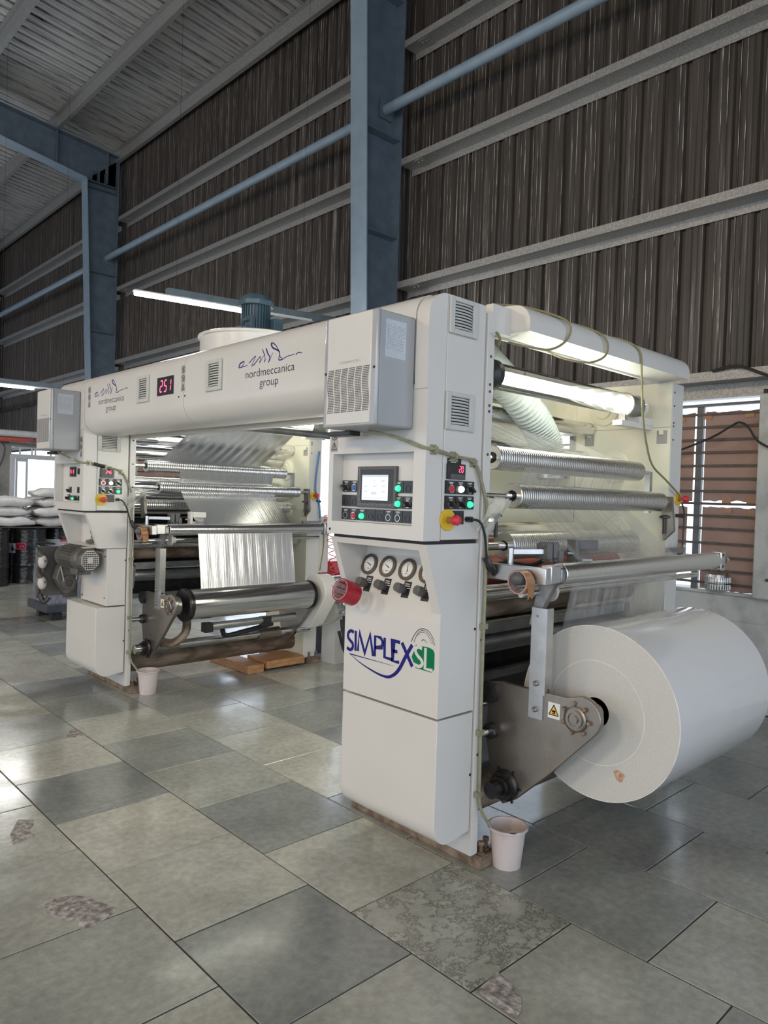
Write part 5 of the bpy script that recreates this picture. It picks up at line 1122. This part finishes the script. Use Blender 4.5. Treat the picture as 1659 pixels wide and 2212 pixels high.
web('foil_web', [L(1.712-.005, 1.302+.046), L(1.985-.015, 1.627-.045)], 'foil', T, wave=.004, label='metallised film between the dancer roller and the second roller')
web('foil_web', [L(1.985+.046, 1.627+.0), L(2.035-.047, 1.795)], 'foil', T, wave=.001)
web('foil_web', [((2.836, 2.296, 1.846), (3.85, 2.296, 1.846)), ((2.864, 1.720, 2.118), (3.81, 1.720, 2.118))], 'foil', T, wave=.004, label='metallised film slanting up to the dark top roller')
OFF = Vector((0, 0, 0))

# ---- small things hung on or standing by the stations
def tape_roll(c0, ax, R0, R1, w_, label, mat, group=None, tail=None):
    T = thing('tape_roll', label, 'tape', Vector(c0)); ax = Vector(ax).normalized()
    obj('tape', MB().lathe(c0, ax, [(R0+.003, 0), (R1, 0), (R1, w_), (R0+.003, w_), (R0+.003, 0)], 40), mat, T, smooth=True)
    obj('core', MB().lathe(c0, ax, [(R0, -.001), (R0+.0035, -.001), (R0+.0035, w_+.001), (R0, w_+.001), (R0, -.001)], 40), 'tape_core', T, smooth=True)
    if tail: obj('loose_tail', MB().add(tail, [tuple(range(len(tail)))]), mat, T)
    return T
tr = tape_roll((2.075, 2.462, 1.188), (.94, 0, -.33), .043, .052, .085, 'roll of red tape hung over the first regulator knob', 'tape_red', tail=[(2.085, 2.52, 1.195), (2.08, 2.535, 1.205), (2.09, 2.515, 1.18)])
mb = MB()
for k in range(9):
    a = 2*PI*k/9+.3; mb.cyl((2.09, 2.462+.0425*math.cos(a), 1.182+.0425*math.sin(a)), (2.14, 2.462+.0425*math.cos(a), 1.165+.0425*math.sin(a)), .0022, n=6)
obj('core_print', mb, 'tape_red', tr, stuff=True)
def tail(dy): return [(2.45, 1.728+dy, 1.285), (2.495, 1.728+dy, 1.285), (2.495, 1.73+dy, 1.215), (2.48, 1.73+dy, 1.205), (2.47, 1.73+dy, 1.218), (2.45, 1.73+dy, 1.20)]
tape_roll((2.440, 1.775, 1.272), (1, 0, 0), .043, .050, .05, 'roll of brown tape on the ball knob beside the clear film roller', 'tape_brown', tail=tail(0))
tape_roll((2.440, 1.775+DY, 1.272), (1, 0, 0), .043, .050, .05, 'roll of brown tape on the ball knob of the farther station', 'tape_brown', tail=tail(DY))
def bag(dy, label):
    T = thing('plastic_bag', label, 'bag', (2.5, 1.95+dy, 1.60)); n = 12; mb = MB(); rr = random.Random(int(dy*10)+3)
    A = [(2.485, 1.60), (2.55, 1.565), (2.58, 1.575), (2.595, 1.60)]; 
    for j in range(9):
        t = j/8
        for i in range(n):
            s_ = i/(n-1)
            top = (2.475+.12*s_, 1.625-.02*s_); bot = (2.345+.085*s_, 1.435+.04*math.sin(3*s_))
            x = top[0]+(bot[0]-top[0])*t; z = top[1]+(bot[1]-top[1])*t
            mb.v.append(Vector((x+rr.uniform(-.004, .004), 1.935+dy-.025*math.sin(PI*s_)*math.sin(PI*min(1, t+.15))+rr.uniform(-.007, .007), z+rr.uniform(-.004, .004))))
    mb.f = [(j*n+i, j*n+i+1, (j+1)*n+i+1, (j+1)*n+i) for j in range(8) for i in range(n-1)]
    obj('bag_film', mb, 'bag', T, smooth=True)
bag(0, 'crumpled clear bag hung on the edge of the nearer column'); bag(DY, 'crumpled clear bag hung on the edge of the farther column')
def bucket(x, y, r, h, label):
    T = thing('bucket', label, 'bucket', (x, y, 0)); rb = r*.74
    obj('bucket_body', MB().lathe((x, y, 0), (0, 0, 1), [(rb, 0), (r-.004, h-.012), (r+.006, h-.010), (r+.006, h), (r-.002, h), (rb-.004, .008), (0, .008)], 40), 'bucket', T, smooth=True)
    obj('spout', MB().lathe((x-r*.6, y-r*.75, h-.006), (0, 0, 1), [(.016, 0), (.016, .006)], 12), 'bucket', T)
bucket(2.612, 1.905, .083, .178, 'small pale pink plastic bucket at the foot of the nearer column')
bucket(2.60, 5.40, .083, .185, 'small pale pink plastic bucket at the foot of the farther column')

# ---- blower on top between the stations
T = thing('blower', 'white blower drum with an upright blue motor, standing behind the bridge beam', 'blower', (2.79, 4.3, 2.435))
obj('blower_drum', MB().lathe((2.79, 4.3, 2.40), (0, 0, 1), [(.37, 0), (.37, .235), (.385, .24), (.385, .255), (.36, .265), (.0, .285)], 56), 'paint', T, smooth=True)
mo = obj('motor_body', MB().lathe((2.79, 4.3, 2.66), (0, 0, 1), [(.10, 0), (.092, .01), (.088, .02), (.088, .235)], 32), 'motorblue', T, smooth=True)
mb = MB()
for k in range(30):
    a = 2*PI*k/30; ca, sa = math.cos(a), math.sin(a); mb.add([(2.79+r*ca-t*sa, 4.3+r*sa+t*ca, z) for z in (2.68, 2.885) for r, t in ((.086, -.003), (.100, -.003), (.100, .003), (.086, .003))], [(0, 1, 2, 3), (4, 7, 6, 5), (0, 4, 5, 1), (1, 5, 6, 2), (2, 6, 7, 3), (3, 7, 4, 0)])
obj('cooling_fins', mb, 'motorblue', mo, stuff=True)
oc = lambda r: [(2.79+r*math.cos(PI/8+PI/4*i), 4.3+r*math.sin(PI/8+PI/4*i)) for i in range(8)]
mb = MB(); mb.add([(x, y, 2.885) for x, y in oc(.125)]+[(x, y, 2.915) for x, y in oc(.125)]+[(x, y, 2.96) for x, y in oc(.085)], [tuple(range(7, -1, -1)), tuple(range(16, 24))]+[(i, (i+1) % 8, 8+(i+1) % 8, 8+i) for i in range(8)]+[(8+i, 8+(i+1) % 8, 16+(i+1) % 8, 16+i) for i in range(8)])
obj('fan_cover', mb, 'motorblue', mo, bevel=.004)
mb = MB(); mb.box(2.66, 2.70, 4.22, 4.26, 2.76, 2.78); mb.box(2.66, 2.70, 4.22, 4.26, 2.71, 2.73); mb.box(2.69, 2.72, 4.20, 4.27, 2.69, 2.80); obj('terminal_box', mb, 'motorblue', mo, bevel=.003); obj('terminal_box', MB().box(2.85, 2.92, 4.16, 4.22, 2.68, 2.80), 'motorblue', mo, bevel=.003)

# ---- hanging tube lights
def tube_light(p0, p1, lit, label, wires=True):
    T = thing('tube_light', label, 'light', p0); p0, p1 = Vector(p0), Vector(p1); d = (p1-p0); l = d.length; dn = d.normalized(); upv = Vector((0, 0, 1)); sd = dn.cross(upv).normalized()
    def bar(a, b, w_, h0, h1): 
        A, Bq = p0+dn*a, p0+dn*b; vs = [P + sd*k*w_ + upv*h for P in (A, Bq) for k, h in ((-1, h0), (1, h0), (1, h1), (-1, h1))]
        return MB().add(vs, [(0, 3, 2, 1), (4, 5, 6, 7), (0, 1, 5, 4), (1, 2, 6, 5), (2, 3, 7, 6), (3, 0, 4, 7)])
    obj('batten', bar(lit[0]+(.35 if wires else 0), l, .035, .035, .105), 'batten', T)
    obj('fitting', bar(lit[0], lit[1], .028, .022, .036), 'white', T)
    obj('lamp_tube', MB().cyl(p0+dn*(lit[0]+.01), p0+dn*(lit[1]-.01), .021, n=14), 'lamp', T, smooth=True)
    if len(lit) > 2: obj('fitting', bar(lit[2], lit[3], .022, .015, .036), 'white', T)
    mb = MB()
    for t in (lit[0]+.45, l*.8):
        P = p0+dn*t; mb.tube([P+upv*.10, Vector((P.x, P.y, zr(P.x)-.003))], .0016, n=5, smooth=0)
    obj('suspension_wire', mb, 'blackcord', T, split=True)
tube_light((3.12, 7.0, 3.545), (5.68, 7.0, 3.69), (0, 1.30, 1.32, 2.2), 'lit white tube light on a grey batten, hanging behind the blower motor')
tube_light((3.0, 12.5, 3.17), (4.75, 12.5, 3.20), (0, .95, .95, 1.7), 'tube light on a grey batten at the far left, above the cooling unit', wires=False)
# second lamp and red pipe over the partition
T = thing('ceiling_batten', 'white round light batten over the far window, above a red pipe', 'light', (3.2, 16.6, 2.72)); obj('batten_body', MB().cyl((2.5, 16.6, 2.70), (5.9, 16.6, 2.72), .07, n=16), 'winframe', T, smooth=True)
obj('hanger', MB().box(5.2, 5.23, 16.58, 16.62, 2.5, 2.7), 'batten', T)
tag(obj('red_pipe', MB().cyl((2.0, 16.7, 2.56), (5.95, 16.7, 2.60), .055, n=14), 'redpipe', smooth=True), 'red pipe under the white batten at far left', 'pipe')
tag(obj('wall_cable', MB().tube([(4.72, 16.93, 2.54), (4.78, 16.93, 2.4), (4.72, 16.95, 2.1), (4.60, 16.95, 1.9)], .012), 'blackcord', smooth=True), 'black cable hanging down the grey partition at far left', 'cable')
T = thing('wall_fan', 'dark round fan unit mounted on the grey partition at the left edge', 'fan', (4.52, 16.9, 1.6))
mb = MB(); mb.lathe((4.50, 16.97, 1.62), (0, -1, 0), [(.14, 0), (.15, .05), (.15, .12), (.12, .14), (0, .14)], 24); obj('fan_housing', mb, 'bezel', T, smooth=True); obj('fan_cable', MB().tube([(4.38, 16.9, 1.72), (4.46, 16.88, 1.80), (4.56, 16.88, 1.76), (4.60, 16.9, 1.68)], .015), 'black', T, smooth=True)

# ---- drums with sacks on top, at far left
def drum(x, y, lab, paint=0):
    T = thing('drum', lab, 'drum', (x, y, 0), None); R = .295; P = [(R-.01, 0), (R, .006), (R, .02), (R-.006, .03)]
    for k in range(1, 29):
        z = .03+.84*k/29; b = .012*math.exp(-((z-.30)/.018)**2)+.012*math.exp(-((z-.60)/.018)**2)+.003*math.sin(z*90); P.append((R-.008+b, z))
    P += [(R-.006, .88), (R, .885), (R+.004, .895), (R, .905), (R-.02, .9), (0, .895)]
    obj('drum_shell', MB().lathe((x, y, 0), (0, 0, 1), P, 40), 'drumblack', T, smooth=True)
    mb = MB(); mb.lathe((x+.12, y-.12, .895), (0, 0, 1), [(.03, 0), (.03, .018), (0, .02)], 12); obj('bung', mb, 'bezel', T)
    if paint:
        def cv(u, v, h): a = -PI/2-.62+u; return (x+(R+.006+h)*math.cos(a), y+(R+.006+h)*math.sin(a), v)
        def cbox(a, b, z0, z1, m, nm, h=.001):
            mb = MB(); k = 8; vs = []; 
            for i in range(k+1): vs += [cv(a+(b-a)*i/k, z0, h), cv(a+(b-a)*i/k, z1, h)]
            mb.add(vs, [(2*i, 2*i+2, 2*i+3, 2*i+1) for i in range(k)]); return obj(nm, mb, m, T)
        if paint == 1:
            cbox(-.85, -.30, .50, .66, 'label', 'drum_label'); cbox(-.28, .25, .56, .67, 'red', 'name_label', .002)
            text('label_lettering', 'NCO', cv, -.01, .575, .115, .42, 'ink_dark', T, t=.005, thin=-.035)
            mb = MB(); mb.add([cv(-.60, .57, .003), cv(-.49, .51, .003), cv(-.40, .57, .003), cv(-.49, .64, .003)], [(0, 1, 2, 3)]); mb.add([cv(-.42, .57, .003), cv(-.34, .52, .003), cv(-.32, .57, .003)], [(0, 1, 2)]); obj('label_mark', mb, 'ink_dark', T)
        else:
            cbox(-.45, .9, .53, .70, 'label', 'drum_label')
            mb = MB(); rr = random.Random(3)
            for k in range(5):
                for i in range(9): a = -.4+i*.13; mb.add([cv(a, .55+k*.028, .003), cv(a+.09*rr.random(), .55+k*.028, .003), cv(a+.05, .56+k*.028, .003)], [(0, 1, 2)])
            obj('label_print', mb, 'ink_grey', T); cbox(.35, .8, .66, .70, 'red', 'name_label', .003)
drum(4.05, 13.0, 'black drum with a torn red and white label, foremost in the row', 1)
drum(3.40, 12.75, 'black drum cut by the left edge of the photo')
drum(4.68, 13.35, 'black drum with a wide white label, beside the farther column', 2)
drum(3.42, 13.45, 'black drum behind the one at the left edge'); drum(4.12, 13.75, 'black drum standing behind the labelled one'); drum(5.3, 13.6, 'black drum mostly hidden behind the farther column')
PL = thing('pallet_board', 'dark flat board across the drum tops under the white sacks', 'board', (4.2, 13.2, .91)); obj('board', MB().box(3.2, 5.45, 12.75, 13.9, .915, .93), 'darkbar', PL)
def sack(x, y, z, L_, W_, H_, a, lab, seed, mark=False):
    T = thing('sack', lab, 'sack', (x, y, z), 'plump white sacks stacked on the drums'); n, m = 24, 12; rr = random.Random(seed); mb = MB(); ca, sa = math.cos(a), math.sin(a)
    e = lambda t, p: math.copysign(abs(t)**p, t)
    for j in range(m+1):
        ph = -PI/2+PI*j/m
        for i in range(n):
            th = 2*PI*i/n; lx = L_/2*e(math.cos(ph), .45)*e(math.cos(th), .42); ly = W_/2*e(math.cos(ph), .45)*e(math.sin(th), .42); lz = H_/2*e(math.sin(ph), .75)
            end = abs(lx)/(L_/2); lz *= 1-.55*max(0, end-.55)/.45; lz += .012*math.sin(lx*16+seed)+.008*math.sin(ly*21+seed*2)
            lx += rr.uniform(-.008, .008); lz += rr.uniform(-.006, .006)*(1+2*(end > .75))
            mb.v.append(Vector((x+lx*ca-ly*sa, y+lx*sa+ly*ca, z+H_/2+lz)))
    mb.f = [(j*n+i, j*n+(i+1) % n, (j+1)*n+(i+1) % n, (j+1)*n+i) for j in range(m) for i in range(n)]
    obj('sack_body', mb, 'sack', T, smooth=True)
    if mark:
        mp = lambda u, v, h: (x+u*ca+(W_/2+.004+h)*sa, y+u*sa-(W_/2+.004+h)*ca, z+v)
        text('sack_lettering', 'Foramed', mp, L_*.02, H_*.42, .040, .20, 'ink_dark', T); mb = MB().add([mp(L_*.22, H_*.52, .002), mp(L_*.30, H_*.30, .002), mp(L_*.32, H_*.75, .002)], [(0, 1, 2)]); obj('sack_arrow', mb, 'ink_dark', T)
k = 0
SK = [(4.55, 13.05, 0, 0, 'front, bottom layer right'), (4.50, 13.02, 1, 0, 'front, second layer right'), (4.57, 13.06, 2, 1, 'front, third layer right, with black print'), (4.52, 13.05, 3, 0, 'front, topmost of the tall pile'), (3.72, 13.0, 0, 0, 'front, bottom layer left'), (3.66, 13.05, 1, 0, 'front, second layer left'), (3.70, 13.04, 2, 0, 'front, top of the lower pile left')]
for (x, y, lv, mk, lb) in SK:
    sack(x, y, .931+lv*.165, .86, .46, .158, .03*math.sin(k*2.1), 'plump white sack on the drums, '+lb, k+1, mk); k += 1
for (x, y, lv, lb) in ((4.45, 13.55, 0, 'rear row right, bottom layer'), (4.5, 13.55, 1, 'rear row right, second layer'), (4.45, 13.57, 2, 'rear row right, third layer'), (3.6, 13.55, 0, 'rear row left, bottom layer'), (3.58, 13.56, 1, 'rear row left, second layer'), (5.38, 13.2, 0, 'rightmost, bottom layer'), (5.40, 13.2, 1, 'rightmost, second layer')):
    sack(x, y, .931+lv*.165, .80 if x < 5 else .66, .46, .158, .03*math.sin(k*2.1), 'plump white sack on the drums, '+lb, k+1); k += 1
# ---- violet crate behind the farther column
T = thing('bin', 'violet-grey ribbed bin on a dark base, standing behind the farther column', 'bin', (3.35, 9.25, 0))
obj('bin_body', MB().prism([(3.06, .19), (3.07, .62), (3.17, .72), (3.85, .72), (3.85, .19)], 'y', 9.0, 9.6), 'crate', T, bevel=.012)
obj('bin_base', MB().box(3.02, 3.9, 8.97, 9.65, .10, .20), 'bindark', T, bevel=.008)
for x in (3.16, 3.78):
    for y in (9.06, 9.5): obj('foot', MB().box(x-.06, x+.06, y-.05, y+.05, 0, .10), 'black', T)
# ---- right of the farther station: gearmotor with hoses, bench with red toolbox, wooden blocks, coil hose
T = thing('gearmotor', 'grey geared motor on the drive side of the farther station', 'motor', (4.55, 5.5, .60))
obj('motor_body', MB().lathe((4.37, 5.35, .73), (.96, .25, -.02), [(.10, 0), (.11, .01), (.11, .30), (.095, .31), (.095, .40), (0, .40)], 28), 'alu', T, smooth=True)
obj('motor_end', MB().lathe((4.76, 5.45, .72), (.96, .25, -.02), [(.11, 0), (.115, .02), (.10, .06), (0, .06)], 24), 'blackmetal', T, smooth=True)
obj('gear_case', MB().prism([(4.37, .66), (4.40, .60), (4.60, .60), (4.66, .66), (4.58, .80), (4.40, .80)], 'y', 5.24, 5.33), 'alu', T, bevel=.01)
mb = MB(); mb.cyl((4.42, 5.22, .58), (4.66, 5.26, .60), .025, n=12); mb.cyl((4.40, 5.20, .50), (4.62, 5.22, .52), .028, n=12); mb.box(4.52, 4.60, 5.2, 5.3, .52, .60); obj('hose_fitting', mb, 'chrome', T, smooth=True, split=True)
obj('stand', MB().box(4.42, 4.75, 5.30, 5.50, 0, .60), 'paint', T)
hs = [[(4.66, 5.24, .60), (4.78, 5.22, .50), (4.80, 5.20, .25), (4.60, 5.18, .12), (4.42, 5.16, .30), (4.40, 5.18, .45)], [(4.62, 5.20, .50), (4.66, 5.16, .30), (4.78, 5.12, .12), (4.95, 5.10, .05), (5.2, 5.2, .03)], [(4.42, 5.17, .48), (4.40, 5.12, .22), (4.52, 5.06, .08), (4.80, 5.02, .03), (5.2, 5.05, .03)], [(4.84, 5.25, .70), (4.92, 5.2, .45), (4.82, 5.14, .16), (4.55, 5.1, .06), (4.4, 5.12, .05)], [(4.30, 5.1, .36), (4.40, 5.08, .12), (4.62, 5.0, .03), (4.9, 4.95, .03)]]
for i, P in enumerate(hs): obj('hose', MB().tube(P, .020 if i < 4 else .016), 'blackcord', T, smooth=True)
obj('hose', MB().tube([(4.66, 5.24, .62), (4.52, 5.16, .60), (4.35, 5.12, .50), (4.18, 5.12, .44), (4.05, 5.15, .44)], .009), 'hose', T, smooth=True)
T = thing('bench', 'low bench with a light wooden top behind the gearmotor', 'bench', (5.1, 5.95, 0))
obj('bench_top', MB().box(4.56, 5.38, 5.75, 6.40, .655, .69), 'tablewood', T)
for x in (4.62, 5.32):
    for y in (5.8, 6.34): obj('leg', MB().box(x-.03, x+.03, y-.03, y+.03, 0, .655), 'mullion', T)
T = thing('toolbox', 'red tool case with white lettering on the bench', 'toolbox', (5.1, 5.95, .69))
obj('case_body', MB().prism([(5.80, .69), (5.78, .80), (5.86, .92), (6.2, .92), (6.24, .69)], 'x', 4.80, 5.36), 'toolbox', T, bevel=.012)
text('case_lettering', 'VERG 64', onY(5.788), 5.12, .735, .062, .40, 'white', T)
T = thing('clamp_set', 'stack of grey cast clamps lying on the bench edge', 'clamp', (4.66, 5.85, .69))
for i in range(3): obj('clamp', MB().prism([(4.58+i*.075, .692), (4.60+i*.075, .76-i*.012), (4.63+i*.075, .76-i*.012), (4.66+i*.075, .692)], 'y', 5.77, 6.0), 'motorgrey', T, bevel=.004)
for (nm, lab, b) in (('wood_block', 'longer wooden block lying under the cross tube, left of the stacked one', (3.55, 3.72, 5.44, 6.1, 0, .075)), ('wood_block', 'wooden block under the foot of the farther drive-side frame', (3.74, 4.16, 5.42, 5.75, .028, .095))):
    T = thing(nm, lab, 'wood block', (b[0], b[2], b[4])); obj('block', MB().box(*b), 'wood', T, bevel=.004)
tag(obj('wood_shim', MB().box(3.76, 4.15, 5.50, 5.72, 0, .027), 'darkbar'), 'thin dark packing strip under the stacked wooden block', 'strip')
cl = [Vector((4.38+.035*math.cos(t)+.0045*t*.35, 5.42+.03*math.sin(t), 1.42-.0052*t-.00006*t*t)) for t in [i*.42 for i in range(170)]]
tag(obj('coil_hose', MB().tube(cl, .0045, n=6, smooth=0), 'redhose', smooth=True), 'red coiled air hose hanging beside the drive-side frame of the farther station', 'hose')
tag(obj('blue_hose', MB().tube([(4.30, 5.47, 2.02), (4.27, 5.46, 1.85), (4.26, 5.46, 1.65), (4.30, 5.45, 1.52), (4.31, 5.44, 1.38)], .010), 'bluehose', smooth=True), 'blue air hose running down the drive-side frame of the farther station', 'hose')
T = thing('drive_cabinet', 'white panel cabinet hung on the drive side of the farther station', 'cabinet', (4.40, 5.50, .95)); obj('cabinet_body', MB().box(4.345, 4.46, 5.49, 5.95, .86, 1.40), 'paint', T, bevel=.003); obj('cabinet_cable', MB().tube([(4.40, 5.485, 1.38), (4.395, 5.485, 1.1), (4.36, 5.485, .88)], .005), 'cord', T, smooth=True)
# ---- at the papered window
T = thing('turbine_vent', 'ribbed silver turbine wheel standing on the window sill', 'wheel', (6.04, 2.42, .925))
P = [(.055, 0), (.075, .01)]
for k in range(13): z = .01+.13*k/12; P.append((.082+.012*math.sin(PI*k/12)-(.010 if abs(k-6) < 1 else 0), z))
P += [(.06, .155), (.035, .158), (.03, .150), (0, .150)]
obj('wheel_body', MB().lathe((6.05, 2.42, .925), (0, 0, 1), P, 40), 'alu', T, smooth=True)
mb = MB()
for k in range(30):
    a = 2*PI*k/30
    for z0, z1 in ((.945, .985), (1.0, 1.045)): mb.cyl((6.05+.096*math.cos(a), 2.42+.096*math.sin(a), z0), (6.05+.096*math.cos(a), 2.42+.096*math.sin(a), z1), .0045, n=5)
obj('ribs', mb, 'checker', T, stuff=True)
tag(obj('hanging_cable', MB().tube([(5.95, 3.1, 1.98), (5.98, 2.8, 2.06), (5.99, 2.5, 2.17), (5.98, 2.34, 2.255), (5.98, 2.27, 2.285), (5.97, 2.20, 2.24), (5.95, 2.12, 2.13), (5.93, 1.98, 2.05)], .009), 'blackcord', smooth=True), 'black cable slung across the papered window on a thread', 'cable')
tag(obj('wall_conduit', MB().tube([(5.86, 2.45, 2.69), (5.84, 2.25, 2.705), (5.86, 2.05, 2.62), (5.88, 1.9, 2.56)], .012), 'blackcord', smooth=True), 'black cable sagging over the girt above the papered window', 'cable')
T = thing('stop_valve', 'dark valve fitting sticking out of the whitewashed wall behind the big roll', 'valve', (6.0, 2.33, .55)); mb = MB(); mb.cyl((6.05, 2.33, .60), (5.97, 2.33, .60), .03, n=12); mb.box(5.95, 6.0, 2.22, 2.36, .57, .625); mb.cyl((5.98, 2.22, .60), (5.98, 2.18, .52), .022, n=10); obj('valve_body', mb, 'blackmetal', T, bevel=.004)
